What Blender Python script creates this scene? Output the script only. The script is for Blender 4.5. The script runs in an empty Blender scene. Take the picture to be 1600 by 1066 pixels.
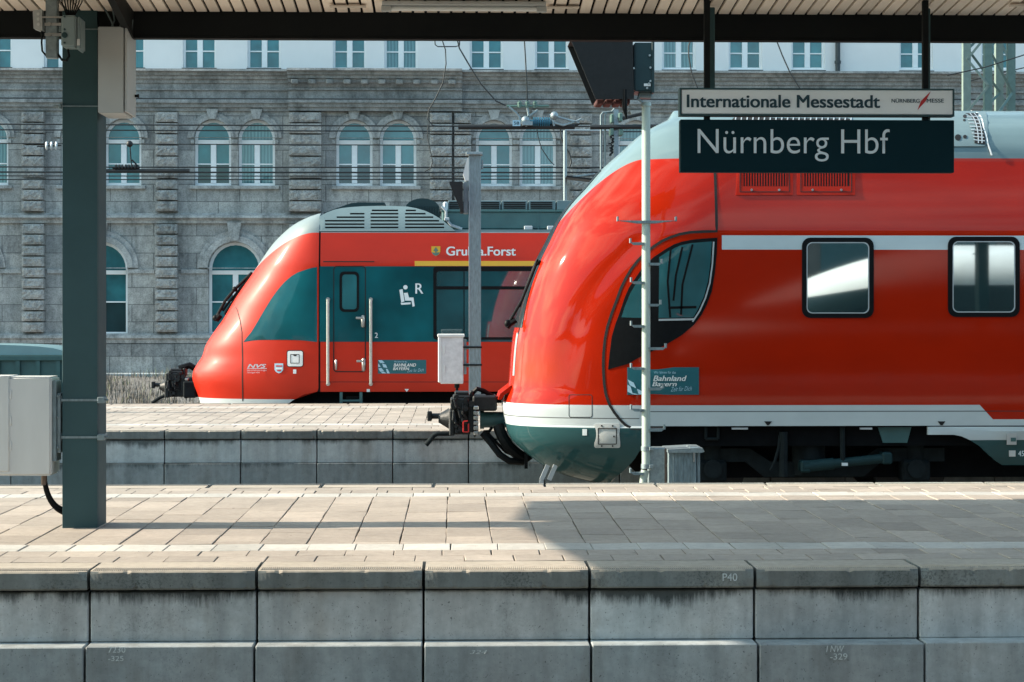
import bpy, bmesh, math, random
from mathutils import Vector, Matrix
from mathutils.geometry import delaunay_2d_cdt
random.seed(7)
S = bpy.context.scene

# ------------------------------------------------------------------ camera, sky, sun
FPX, HOR, CAMZ = 3016.0, 490.0, 1.54          # focal length and horizon of the 1600 px wide photograph
TH = math.atan(90 / FPX)                      # the lens looks a little to the right of square-on
cam_d = bpy.data.cameras.new('camera')
cam = bpy.data.objects.new('camera', cam_d)
S.collection.objects.link(cam)
cam.location = (0, 0, CAMZ)
cam.rotation_euler = (math.radians(90), 0, -TH)
cam_d.sensor_width = 36
cam_d.lens = FPX / 1600 * 36
cam_d.shift_y = -43 / 1600
cam_d.clip_start = 0.5
cam_d.clip_end = 3000
S.camera = cam

SUN_EL, SUN_AZ = 27.6, 0.7                    # sun stands to the left, a touch behind the scene
w = bpy.data.worlds.new('World')
S.world = w
w.use_nodes = True
nt = w.node_tree
bg = nt.nodes['Background']
sky = nt.nodes.new('ShaderNodeTexSky')
sky.sky_type = 'NISHITA'
sky.sun_disc = False
sky.sun_elevation = math.radians(SUN_EL)
sky.sun_rotation = math.radians(-90 + SUN_AZ)
sky.dust_density = 0.6
sky.ozone_density = 1.0
# thin bright clouds over part of the sky, as the reflections in the paintwork show
tc = nt.nodes.new('ShaderNodeTexCoord')
mp = nt.nodes.new('ShaderNodeMapping')
mp.inputs['Scale'].default_value = (1.6, 1.6, 4.0)
nz = nt.nodes.new('ShaderNodeTexNoise')
nz.inputs['Scale'].default_value = 2.1
nz.inputs['Detail'].default_value = 7
rp = nt.nodes.new('ShaderNodeValToRGB')
rp.color_ramp.elements[0].position = 0.45
rp.color_ramp.elements[1].position = 0.68
mx = nt.nodes.new('ShaderNodeMix')
mx.data_type = 'RGBA'
tint = nt.nodes.new('ShaderNodeMix')
tint.data_type = 'RGBA'
tint.blend_type = 'MULTIPLY'
tint.inputs[0].default_value = 1
tint.inputs[7].default_value = (0.77, 0.99, 1.04, 1)
L = nt.links.new
L(tc.outputs['Generated'], mp.inputs['Vector'])
L(mp.outputs['Vector'], nz.inputs['Vector'])
L(nz.outputs['Fac'], rp.inputs['Fac'])
L(rp.outputs['Color'], mx.inputs[0])
L(sky.outputs['Color'], mx.inputs[6])
# clouds on the sun's side glow brighter than those opposite
sx_ = nt.nodes.new('ShaderNodeSeparateXYZ')
L(tc.outputs['Generated'], sx_.inputs[0])
mr = nt.nodes.new('ShaderNodeMapRange')
mr.inputs['From Min'].default_value = -0.25
mr.inputs['From Max'].default_value = -1.0
mr.inputs['To Min'].default_value = 0.0
mr.inputs['To Max'].default_value = 1.0
L(sx_.outputs['X'], mr.inputs['Value'])
cl = nt.nodes.new('ShaderNodeMix')
cl.data_type = 'RGBA'
cl.blend_type = 'MULTIPLY'
cl.inputs[0].default_value = 1
cl.inputs[6].default_value = (6.2, 6.9, 7.4, 1)
gl = nt.nodes.new('ShaderNodeMix')
gl.data_type = 'RGBA'
gl.inputs[6].default_value = (1, 1, 1, 1)
gl.inputs[7].default_value = (5.2, 3.9, 2.5, 1)
L(mr.outputs[0], gl.inputs[0])
L(gl.outputs[2], cl.inputs[7])
L(cl.outputs[2], mx.inputs[7])
L(mx.outputs[2], tint.inputs[6])
L(tint.outputs[2], bg.inputs['Color'])
bg.inputs['Strength'].default_value = 0.122

sl = bpy.data.lights.new('sun', 'SUN')
sl.energy = 4.9
sl.angle = math.radians(0.53)
sl.color = (1.0, 0.87, 0.70)
so = bpy.data.objects.new('sun', sl)
S.collection.objects.link(so)
_e, _a = math.radians(SUN_EL), math.radians(SUN_AZ)
so.rotation_euler = Vector((math.cos(_e) * math.cos(_a), -math.cos(_e) * math.sin(_a), -math.sin(_e))).to_track_quat('-Z', 'Y').to_euler()
so.location = (-30, 20, 30)
S.view_settings.view_transform = 'Standard'
S.view_settings.look = 'None'
S.view_settings.gamma = 1
S.view_settings.use_curve_mapping = False
S.view_settings.exposure = 1.1

# ------------------------------------------------------------------ helpers
def P(px, py, d):
    """The point at depth d (metres along +Y) that the photograph shows at pixel px, py."""
    u = (px - 800) / FPX
    t = d / (math.cos(TH) - u * math.sin(TH))
    return Vector((t * (math.sin(TH) + u * math.cos(TH)), d, CAMZ + t * (HOR - py) / FPX))

class G:
    """Collects shapes into one mesh."""
    def __init__(self):
        self.bm = bmesh.new()
    def box(self, x0, x1, y0, y1, z0, z1, bevel=0, mi=0, seg=1):
        m = Matrix.Translation(((x0 + x1) / 2, (y0 + y1) / 2, (z0 + z1) / 2)) @ Matrix.Diagonal((abs(x1 - x0), abs(y1 - y0), abs(z1 - z0), 1))
        return self.mbox(m, bevel, mi, seg)
    def mbox(self, m, bevel=0, mi=0, seg=1):
        r = bmesh.ops.create_cube(self.bm, size=1, matrix=m)
        vs = r['verts']
        fs = {f for v in vs for f in v.link_faces}
        for f in fs: f.material_index = mi
        if bevel:
            es = {e for v in vs for e in v.link_edges}
            q = bmesh.ops.bevel(self.bm, geom=list(es), offset=bevel, segments=seg, affect='EDGES', clamp_overlap=True)
            for f in q['faces']: f.material_index = mi
        return self
    def bar(self, p0, p1, wx, wy, mi=0, up=(0, 0, 1), bevel=0):
        """A rectangular bar from p0 to p1."""
        p0, p1 = Vector(p0), Vector(p1)
        d = p1 - p0
        z = d.normalized()
        x = Vector(up).cross(z)
        if x.length < 1e-4: x = Vector((1, 0, 0))
        x.normalize()
        y = z.cross(x)
        m = Matrix((x * wx, y * wy, z * d.length)).transposed().to_4x4()
        m.translation = (p0 + p1) / 2
        return self.mbox(m, bevel, mi)
    def tube(self, pts, r, n=8, mi=0, caps=True):
        pts = [Vector(p) for p in pts]
        rs = r if isinstance(r, (list, tuple)) else [r] * len(pts)
        rings = []
        ref = None
        for i, p in enumerate(pts):
            t = (pts[min(i + 1, len(pts) - 1)] - pts[max(i - 1, 0)]).normalized()
            if ref is None: ref = Vector((0, 0, 1)) if abs(t.z) < .9 else Vector((1, 0, 0))
            x = ref - t * ref.dot(t)
            if x.length < 1e-5: x = t.orthogonal()
            x.normalize(); ref = x
            y = t.cross(x)
            rings.append([self.bm.verts.new(p + (x * math.cos(2 * math.pi * k / n) + y * math.sin(2 * math.pi * k / n)) * rs[i]) for k in range(n)])
        for a, b in zip(rings, rings[1:]):
            for k in range(n):
                f = self.bm.faces.new((a[k], a[(k + 1) % n], b[(k + 1) % n], b[k])); f.material_index = mi
        if caps:
            for rr, rev in ((rings[0], True), (rings[-1], False)):
                f = self.bm.faces.new(rr[::-1] if rev else rr); f.material_index = mi
        return self
    def cyl(self, p0, p1, r0, r1=None, n=14, mi=0):
        return self.tube([p0, p1], [r0, r0 if r1 is None else r1], n, mi)
    def ball(self, c, r, mi=0, sc=(1, 1, 1), n=10):
        m = Matrix.Translation(c) @ Matrix.Diagonal((*sc, 1))
        q = bmesh.ops.create_uvsphere(self.bm, u_segments=n, v_segments=max(6, n // 2 + 2), radius=r, matrix=m)
        for f in {f for v in q['verts'] for f in v.link_faces}: f.material_index = mi
        return self
    def prism(self, pts, y0, y1, mi=0):
        """A polygon in the X-Z plane given thickness from y0 to y1."""
        a = [self.bm.verts.new((p[0], y0, p[1])) for p in pts]
        b = [self.bm.verts.new((p[0], y1, p[1])) for p in pts]
        n = len(a)
        fs = [self.bm.faces.new(a), self.bm.faces.new(b[::-1])]
        for k in range(n): fs.append(self.bm.faces.new((a[k], b[k], b[(k + 1) % n], a[(k + 1) % n])))
        for f in fs: f.material_index = mi
        return self
    def extr_x(self, prof, x0, x1, mi=0):
        """A profile of (y, z) points drawn out along X."""
        a = [self.bm.verts.new((x0, p[0], p[1])) for p in prof]
        b = [self.bm.verts.new((x1, p[0], p[1])) for p in prof]
        n = len(a)
        fs = [self.bm.faces.new(a), self.bm.faces.new(b[::-1])]
        for k in range(n): fs.append(self.bm.faces.new((a[k], b[k], b[(k + 1) % n], a[(k + 1) % n])))
        for f in fs: f.material_index = mi
        return self
    def quad(self, *ps, mi=0):
        f = self.bm.faces.new([self.bm.verts.new(p) for p in ps]); f.material_index = mi
        return self
    def ring(self, outer, inner, y0, y1, mi=0):
        """A frame between two outlines of the same point count, from y0 to y1."""
        n = len(outer)
        V = lambda p, y: self.bm.verts.new((p[0], y, p[1]))
        of, jf, ob, ib = [V(p, y0) for p in outer], [V(p, y0) for p in inner], [V(p, y1) for p in outer], [V(p, y1) for p in inner]
        for k in range(n):
            j = (k + 1) % n
            for q in ((of[k], of[j], jf[j], jf[k]), (of[k], ob[k], ob[j], of[j]), (jf[k], jf[j], ib[j], ib[k])):
                f = self.bm.faces.new(q); f.material_index = mi
        return self
    def build_each(self, name, mats, parent=None, smooth=None):
        """Every loose piece becomes an object of its own."""
        bm = self.bm; bm.verts.index_update(); seen = set(); out = []
        for v0 in bm.verts:
            if v0 in seen: continue
            st, comp = [v0], []
            seen.add(v0)
            while st:
                v = st.pop(); comp.append(v)
                for e in v.link_edges:
                    o = e.other_vert(v)
                    if o not in seen: seen.add(o); st.append(o)
            ids = {v: i for i, v in enumerate(comp)}
            g = G(); nv = [g.bm.verts.new(v.co) for v in comp]
            for f in {f for v in comp for f in v.link_faces}:
                q = g.bm.faces.new([nv[ids[v]] for v in f.verts]); q.material_index = f.material_index
            out.append(g.build(name, mats, parent, smooth))
        bm.free()
        return out
    def build(self, name, mats, parent=None, smooth=None, fix=True):
        if fix: bmesh.ops.recalc_face_normals(self.bm, faces=self.bm.faces[:])
        me = bpy.data.meshes.new(name)
        self.bm.to_mesh(me); self.bm.free()
        for m in (mats if isinstance(mats, (list, tuple)) else [mats]): me.materials.append(m)
        if smooth is not None:
            for p in me.polygons: p.use_smooth = True
            me.set_sharp_from_angle(angle=math.radians(smooth))
        o = bpy.data.objects.new(name, me)
        S.collection.objects.link(o)
        if parent:
            o.parent = parent
            if parent.type == 'EMPTY': o.location = -parent.location
        return o

def tag(o, label=None, cat=None, group=None, kind=None):
    if label: o['label'] = label
    if cat: o['category'] = cat
    if group: o['group'] = group
    if kind: o['kind'] = kind
    return o

def thing(name, label, cat, loc=(0, 0, 0), group=None):
    o = bpy.data.objects.new(name, None)
    S.collection.objects.link(o)
    o.location = loc
    o.empty_display_size = .3
    return tag(o, label, cat, group)

def dup(root, loc, label=None):
    def rec(o, par):
        c = o.copy(); S.collection.objects.link(c); c.parent = par
        for ch in o.children: rec(ch, c)
        return c
    r = rec(root, None)
    r.location = loc
    if label: r['label'] = label
    return r

def txt(name, s, box, y, m, parent, bold=0.0, shear=0.0, d=None, lean=0.0):
    """Lettering filling the pixel box on the upright plane at depth y, facing the camera."""
    cu = bpy.data.curves.new(name, 'FONT')
    cu.body = s; cu.offset = min(0, bold); cu.shear = shear; cu.resolution_u = 6
    ob = bpy.data.objects.new(name, cu); S.collection.objects.link(ob)
    dg = bpy.context.evaluated_depsgraph_get()
    me = bpy.data.meshes.new_from_object(ob.evaluated_get(dg))
    bpy.data.objects.remove(ob)
    if bold > 0:
        # heavier strokes: the same outlines laid side by side
        n0 = len(me.vertices); polys = [tuple(p.vertices) for p in me.polygons]; co = [v.co.copy() for v in me.vertices]
        V, F = [], []
        k = max(2, int(round(bold / .010)) + 1)
        for i in range(k):
            for j in ((0,) if bold < .015 else (0, 1)):
                o_ = len(V); V += [(c.x + (i - (k - 1) / 2) * 2 * bold / (k - 1), c.y + (j - .5) * bold * .8, (i * 2 + j) * .0004) for c in co]
                F += [tuple(q + o_ for q in f) for f in polys]
        me = bpy.data.meshes.new(name); me.from_pydata(V, [], F)
    a, b = P(box[0], box[3], d or y), P(box[2], box[1], d or y)
    xs = [v.co.x for v in me.vertices]; ys = [v.co.y for v in me.vertices]
    sx = (b.x - a.x) / (max(xs) - min(xs)); sy = (b.z - a.z) / (max(ys) - min(ys))
    x0, y0 = min(xs), min(ys)
    for v in me.vertices:
        u = v.co.x - x0
        v.co = Vector((a.x + u * sx, y - v.co.z, a.z + (v.co.y - y0) * sy + lean * u * sx))
    me.materials.clear(); me.materials.append(m)
    o = bpy.data.objects.new(name, me); S.collection.objects.link(o)
    if parent:
        o.parent = parent
        if parent.type == 'EMPTY': o.location = -parent.location
    return o

# ------------------------------------------------------------------ materials
class N:
    def __init__(self, name):
        self.m = bpy.data.materials.new(name); self.m.use_nodes = True
        self.t = self.m.node_tree; self.b = self.t.nodes['Principled BSDF']
        self.pos = self.t.nodes.new('ShaderNodeNewGeometry').outputs['Position']
        self._sep = None
    def set(self, sock, v):
        if hasattr(v, 'is_output') or isinstance(v, bpy.types.NodeSocket): self.t.links.new(v, sock)
        else:
            if isinstance(v, (tuple, list)) and len(v) == 3 and sock.type == 'RGBA': v = (*v, 1)
            sock.default_value = v
    def math(self, op, a, b=0.0, c=0.0, clamp=False):
        n = self.t.nodes.new('ShaderNodeMath'); n.operation = op; n.use_clamp = clamp
        for i, v in enumerate((a, b, c)): self.set(n.inputs[i], v)
        return n.outputs[0]
    def xyz(self):
        if not self._sep:
            n = self.t.nodes.new('ShaderNodeSeparateXYZ'); self.t.links.new(self.pos, n.inputs[0]); self._sep = n.outputs
        return self._sep
    def vec(self, x, y, z):
        n = self.t.nodes.new('ShaderNodeCombineXYZ')
        for i, v in enumerate((x, y, z)): self.set(n.inputs[i], v)
        return n.outputs[0]
    def scale(self, s):
        n = self.t.nodes.new('ShaderNodeMapping'); self.t.links.new(self.pos, n.inputs[0]); n.inputs['Scale'].default_value = s
        return n.outputs[0]
    def noise(self, sc, det=4, vec=None, rough=.55, out='Fac'):
        n = self.t.nodes.new('ShaderNodeTexNoise'); self.t.links.new(vec if vec is not None else self.pos, n.inputs['Vector'])
        n.inputs['Scale'].default_value = sc; n.inputs['Detail'].default_value = det; n.inputs['Roughness'].default_value = rough
        return n.outputs[out]
    def ramp(self, f, stops):
        n = self.t.nodes.new('ShaderNodeValToRGB'); self.t.links.new(f, n.inputs[0]); e = n.color_ramp.elements
        while len(e) < len(stops): e.new(.5)
        for q, (p, c) in zip(e, stops):
            q.position = p; q.color = (c, c, c, 1) if isinstance(c, (int, float)) else (*c, 1)
        return n.outputs[0]
    def mix(self, f, a, b, mode='MIX'):
        n = self.t.nodes.new('ShaderNodeMix'); n.data_type = 'RGBA'; n.blend_type = mode
        self.set(n.inputs[0], f); self.set(n.inputs[6], a); self.set(n.inputs[7], b)
        return n.outputs[2]
    def step(self, a, b, soft=0.002):
        """1 where a > b."""
        return self.math('MULTIPLY_ADD', self.math('SUBTRACT', a, b), 1 / soft, .5, clamp=True)
    def bump(self, h, strength=.3, dist=.01):
        n = self.t.nodes.new('ShaderNodeBump'); n.inputs['Strength'].default_value = strength; n.inputs['Distance'].default_value = dist
        self.t.links.new(h, n.inputs['Height']); self.t.links.new(n.outputs[0], self.b.inputs['Normal'])
    def done(self, color, rough=.6, metal=0.0, spec=.5, coat=0.0, coat_rough=.05):
        self.set(self.b.inputs['Base Color'], color); self.set(self.b.inputs['Roughness'], rough)
        self.set(self.b.inputs['Metallic'], metal); self.set(self.b.inputs['Specular IOR Level'], spec)
        self.set(self.b.inputs['Coat Weight'], coat); self.set(self.b.inputs['Coat Roughness'], coat_rough)
        return self.m

def mat(name, c, rough=.6, metal=0.0, spec=.5, var=.18, sc=6, bump=0.0, bsc=40, coat=0.0, streak=False):
    """Worn plain material: the colour varies with noise, a little relief on top."""
    n = N(name)
    v = n.scale((1, 1, .25)) if streak else None
    f = n.ramp(n.noise(sc, 5, v), [(.25, 1 - var), (.75, 1 + var * .6)])
    col = n.mix(1.0, c, f, 'MULTIPLY')
    if bump: n.bump(n.noise(bsc, 4), bump, .01)
    r = n.math('MULTIPLY_ADD', n.noise(sc * 2.3, 3), .16, rough - .08, clamp=True)
    return n.done(col, r, metal, spec, coat)

M = {}
M['column'] = mat('column_paint', (.040, .082, .090), .6, spec=.2, var=.12, sc=3)
M['beam'] = mat('beam_paint', (.010, .012, .013), .7, spec=.15, var=.15, sc=2)
M['galv'] = mat('galvanised_steel', (.30, .36, .38), .45, .55, var=.25, sc=30, bump=.1)
M['galv_dull'] = mat('dull_galvanised_steel', (.20, .26, .28), .6, .25, var=.35, sc=40, bump=.2, streak=True)
M['cream'] = mat('cream_plastic', (.60, .61, .60), .5, var=.10, sc=5, streak=True)
M['greige'] = mat('grey_cabinet_paint', (.46, .48, .475), .5, var=.05, sc=4)
M['bluegrey'] = mat('blue_grey_plastic', (.24, .31, .32), .45, var=.08, sc=9)
M['rubber'] = mat('black_rubber', (.005, .006, .007), .5, spec=.12, var=.3, sc=20)
M['black'] = mat('matt_black', (.006, .007, .008), .75, var=.3, sc=10)
M['iron'] = mat('dark_oily_iron', (.010, .012, .013), .5, .2, var=.5, sc=25, bump=.3)
M['underframe'] = mat('underframe_black', (.004, .005, .006), .9, spec=.1, var=.4, sc=6)
M['bogie'] = mat('bogie_grey', (.009, .014, .016), .8, spec=.15, var=.4, sc=9)
M['signblue'] = mat('sign_dark_blue', (.002, .020, .027), .65, spec=.12, var=.05, sc=2)
M['signwhite'] = mat('sign_white', (.85, .86, .84), .45, var=.05, sc=3)
M['letter'] = mat('letter_white', (.66, .72, .74), .5, var=.02)
M['letterdark'] = mat('letter_dark', (.012, .045, .058), .5, var=.02)
M['redmark'] = mat('red_mark', (.50, .02, .018), .5, var=.02)
M['white'] = mat('white_paint', (.72, .73, .72), .45, var=.05, sc=4)
M['mast'] = mat('pale_mast_paint', (.40, .47, .42), .5, var=.12, sc=8, streak=True)
M['teal'] = mat('teal_sticker', (.008, .10, .125), .4, var=.03)
M['palediamond'] = mat('pale_blue_sticker', (.36, .55, .66), .4, var=.05)
M['yellow'] = mat('yellow_band', (.62, .36, .03), .4, var=.06)
M['steel'] = mat('brushed_steel', (.55, .55, .53), .3, .9, var=.1, sc=20)
M['silver'] = mat('silver_trim', (.50, .54, .56), .35, .4, var=.06)
M['chalk'] = mat('chalk_mark', (.62, .66, .66), .9, var=.25, sc=60)
M['wire'] = mat('wire_black', (.015, .017, .018), .6, var=.2)
M['insul'] = mat('insulator_blue', (.03, .16, .24), .25, var=.1)
M['insulg'] = mat('insulator_green', (.10, .18, .15), .3, var=.2)
M['latt'] = mat('lattice_mast_paint', (.11, .18, .165), .6, var=.2, sc=8)
M['lattpale'] = mat('pale_green_steel', (.17, .23, .205), .6, var=.2, sc=8)
M['roofgrey'] = mat('roof_grey', (.15, .215, .23), .5, var=.10, sc=3)
M['tealgrey'] = mat('teal_roof_box', (.045, .12, .125), .4, var=.2, sc=3)
M['signal'] = mat('signal_housing', (.006, .030, .034), .5, var=.2, sc=5)
M['gap'] = mat('panel_gap', (.004, .005, .006), .8, var=.1)

# wood ceiling boards: tone per board, grain along the board
n = N('wood_slats')
a = n.t.nodes.new('ShaderNodeAttribute'); a.attribute_name = 'tone'
grain = n.noise(5, 6, n.scale((9, .7, 9)))
c = n.mix(grain, (.90, .74, .60), (.97, .88, .78))
c = n.mix(1.0, c, n.ramp(a.outputs['Fac'], [(0, .72), (1, 1.12)]), 'MULTIPLY')
M['wood'] = n.done(c, .65)

NXA = P(138, 890, 11.6).x % 1.0
FXA = P(376, 672, 25.5).x % 1.0
def concrete(name, base, warm, stains=0.0, ztop=None, rough=.85, blockx=0.0, streak=.85, tone=False, dark=None):
    """Weathered precast concrete: cloudy tone, pits, vertical wash marks, dark growth running down from ztop."""
    n = N(name)
    x, y, z = n.xyz()
    col = n.mix(n.ramp(n.noise(1.3, 6), [(.3, 0), (.7, 1)]), base, warm)
    col = n.mix(.55, col, n.mix(1.0, col, n.ramp(n.noise(14, 8, rough=.7), [(.2, .55), (.8, 1.3)]), 'MULTIPLY'))
    brn = n.math('MULTIPLY', n.ramp(n.noise(2.6, 5, n.scale((1, 1, .35)), rough=.7), [(.52, 0), (.72, 1)]), .45 if streak else 0.0)
    col = n.mix(brn, col, tuple(a * b for a, b in zip(base, (.62, .50, .40))))
    wht = n.math('MULTIPLY', n.ramp(n.noise(1.7, 7, n.scale((.7, 1, 1)), rough=.75), [(.56, 0), (.72, 1)]), .40 if streak else 0.0)
    col = n.mix(wht, col, tuple(min(1, a * 1.7) for a in base))
    st = n.noise(7, 5, n.scale((1, 1, .10)))
    col = n.mix(streak, col, n.mix(1.0, col, n.ramp(st, [(.25, .62), (.55, 1.0), (.8, 1.22)]), 'MULTIPLY'))
    pits = n.ramp(n.noise(75, 3), [(.27, 1), (.36, 0)])
    col = n.mix(n.math('MULTIPLY', pits, .6), col, (.02, .025, .025))
    lich = n.math('MULTIPLY', n.ramp(n.noise(2.2, 3), [(.40, 0), (.60, 1)] if stains > .9 and ztop is None else [(.54, 0), (.70, 1)]), n.ramp(n.noise(60, 6, rough=.75), [(.50, 0), (.58, 1)]))
    col = n.mix(n.math('MULTIPLY', lich, .6 * (stains if ztop is None else .35)), col, (.022, .030, .028))
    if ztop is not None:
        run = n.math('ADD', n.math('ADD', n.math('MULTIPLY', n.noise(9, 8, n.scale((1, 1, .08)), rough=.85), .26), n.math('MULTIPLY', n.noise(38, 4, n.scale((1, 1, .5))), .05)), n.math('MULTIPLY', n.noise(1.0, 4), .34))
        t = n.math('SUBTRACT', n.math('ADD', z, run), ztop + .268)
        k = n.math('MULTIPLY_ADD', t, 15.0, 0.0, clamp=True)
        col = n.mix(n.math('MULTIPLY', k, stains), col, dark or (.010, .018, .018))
    if ztop is not None or stains >= .8 or streak > .8 and not tone:
        # each cast block has its own tone
        wn = n.t.nodes.new('ShaderNodeTexWhiteNoise'); wn.noise_dimensions = '1D'
        n.t.links.new(n.math('FLOOR', n.math('ADD', x, n.math('MULTIPLY', -1.0, blockx))), wn.inputs['W'])
        col = n.mix(1.0, col, n.ramp(wn.outputs['Value'], [(0, .80), (1, 1.12)]), 'MULTIPLY')
    if tone:
        gum = n.math('MULTIPLY', n.ramp(n.noise(17, 1), [(.76, 0), (.78, 1)]), .6)
        col = n.mix(gum, col, (.06, .055, .05))
        grime = n.ramp(n.noise(1.1, 6, rough=.7), [(.40, 0), (.75, 1)])
        col = n.mix(n.math('MULTIPLY', grime, .30), col, (.16, .145, .125))
        a = n.t.nodes.new('ShaderNodeAttribute'); a.attribute_name = 'tone'
        col = n.mix(1.0, col, n.ramp(a.outputs['Fac'], [(0, .78), (1, 1.14)]), 'MULTIPLY')
    h = n.math('ADD', n.math('MULTIPLY', n.noise(120, 4), .4), n.math('MULTIPLY', pits, -1.2))
    n.bump(h, .35, .004)
    return n.done(col, n.math('MULTIPLY_ADD', n.noise(20, 2), .15, rough - .1), spec=.3)

M['conc_cope'] = concrete('edge_block_concrete', (.20, .225, .222), (.27, .27, .25), .97, blockx=NXA)
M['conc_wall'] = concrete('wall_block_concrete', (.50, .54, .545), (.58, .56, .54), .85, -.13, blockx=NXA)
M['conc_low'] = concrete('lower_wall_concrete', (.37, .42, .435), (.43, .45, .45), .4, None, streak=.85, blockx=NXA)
M['far_cope'] = concrete('far_edge_concrete', (.14, .16, .16), (.18, .185, .175), .9, blockx=FXA)
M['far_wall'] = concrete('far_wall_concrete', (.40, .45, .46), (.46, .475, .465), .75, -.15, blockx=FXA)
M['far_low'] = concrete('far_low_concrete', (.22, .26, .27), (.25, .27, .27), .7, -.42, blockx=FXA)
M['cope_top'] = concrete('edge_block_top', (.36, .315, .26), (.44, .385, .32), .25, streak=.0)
M['paver'] = concrete('paving_slab', (.375, .325, .280), (.445, .385, .33), .0, tone=True, streak=.0)
M['paverline'] = concrete('white_paving_line', (.50, .485, .45), (.58, .56, .52), .0, tone=True, streak=.0)
M['bed'] = mat('dark_joint_bed', (.030, .030, .028), .95, var=.3)
M['ballast'] = mat('ballast_stone', (.16, .145, .13), .95, var=.6, sc=22, bump=1.0, bsc=20)
M['sleeper'] = mat('sleeper_concrete', (.25, .24, .22), .9, var=.3)
M['rail'] = mat('rail_steel', (.16, .12, .10), .5, .5, var=.3)

def mirror_glass(name, tint, refl=.45, rough=.02, curtain=None, wob=.0, spec=.12):
    """Window pane: dark tinted depth behind a reflecting surface."""
    n = N(name)
    col = tint
    if curtain:
        wv = n.t.nodes.new('ShaderNodeTexWave'); n.t.links.new(n.pos, wv.inputs['Vector'])
        wv.wave_type = 'BANDS'; wv.bands_direction = 'X'; wv.inputs['Scale'].default_value = 2.6; wv.inputs['Distortion'].default_value = 1.2
        col = n.mix(n.ramp(wv.outputs['Fac'], [(.35, 0), (.8, 1)]), tint, curtain)
    else:
        col = n.mix(n.ramp(n.noise(.9, 3), [(.35, 0), (.7, 1)]), tint, tuple(min(1, c * 2.2) for c in tint))
    n.done(col, .35, spec=spec)
    gl = n.t.nodes.new('ShaderNodeBsdfGlossy'); gl.inputs['Roughness'].default_value = rough; gl.inputs['Color'].default_value = (.86, .97, 1, 1)
    ms = n.t.nodes.new('ShaderNodeMixShader'); ms.inputs[0].default_value = refl
    if wob:
        b = n.t.nodes.new('ShaderNodeBump'); b.inputs['Strength'].default_value = wob; b.inputs['Distance'].default_value = .01
        n.t.links.new(n.noise(1.1, 2), b.inputs['Height']); n.t.links.new(b.outputs[0], gl.inputs['Normal'])
    out = n.t.nodes['Material Output']
    n.t.links.new(n.b.outputs[0], ms.inputs[1]); n.t.links.new(gl.outputs[0], ms.inputs[2]); n.t.links.new(ms.outputs[0], out.inputs[0])
    return n.m
M['glass'] = mirror_glass('train_window_glass', (.006, .022, .026), .62)
M['cabglass'] = mirror_glass('cab_glass', (.016, .075, .086), .10)
M['railglass'] = mirror_glass('railcar_window_glass', (.004, .035, .043), .12)
M['screen'] = mirror_glass('windscreen_glass', (.004, .006, .007), .10)
M['darkband'] = mirror_glass('dark_window_band', (.0015, .046, .056), .02, .05, wob=.25)
M['bglass'] = mirror_glass('building_pane', (.014, .085, .098), .07, .04, wob=.4)
M['bglassdark'] = mirror_glass('building_pane_dark', (.005, .020, .023), .06, .04, wob=.4)
M['bglasscurt'] = mirror_glass('building_pane_curtain', (.025, .10, .115), .09, .04, curtain=(.08, .19, .205), wob=.4)

# ------------------------------------------------------------------ ground and platforms
def structure(o): o['kind'] = 'structure'; return o
GZ = -.95
g = G(); g.box(-400, 400, -300, 900, GZ - 1, GZ)
structure(g.build('ballast_ground', M['ballast']))
g = G()
for yc in (9.9, 19.1, 23.9, 34.85, 39.6, 46.5):
    for sx in (-.75, .75): g.box(-60, 70, yc + sx - .035, yc + sx + .035, GZ + .06, GZ + .20, mi=0)
    for k in range(130):
        x = -40 + k * .62
        g.box(x - .13, x + .13, yc - 1.3, yc + 1.3, GZ - .05, GZ + .06, mi=1)
structure(g.build('railway_tracks', [M['rail'], M['sleeper']]))

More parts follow.
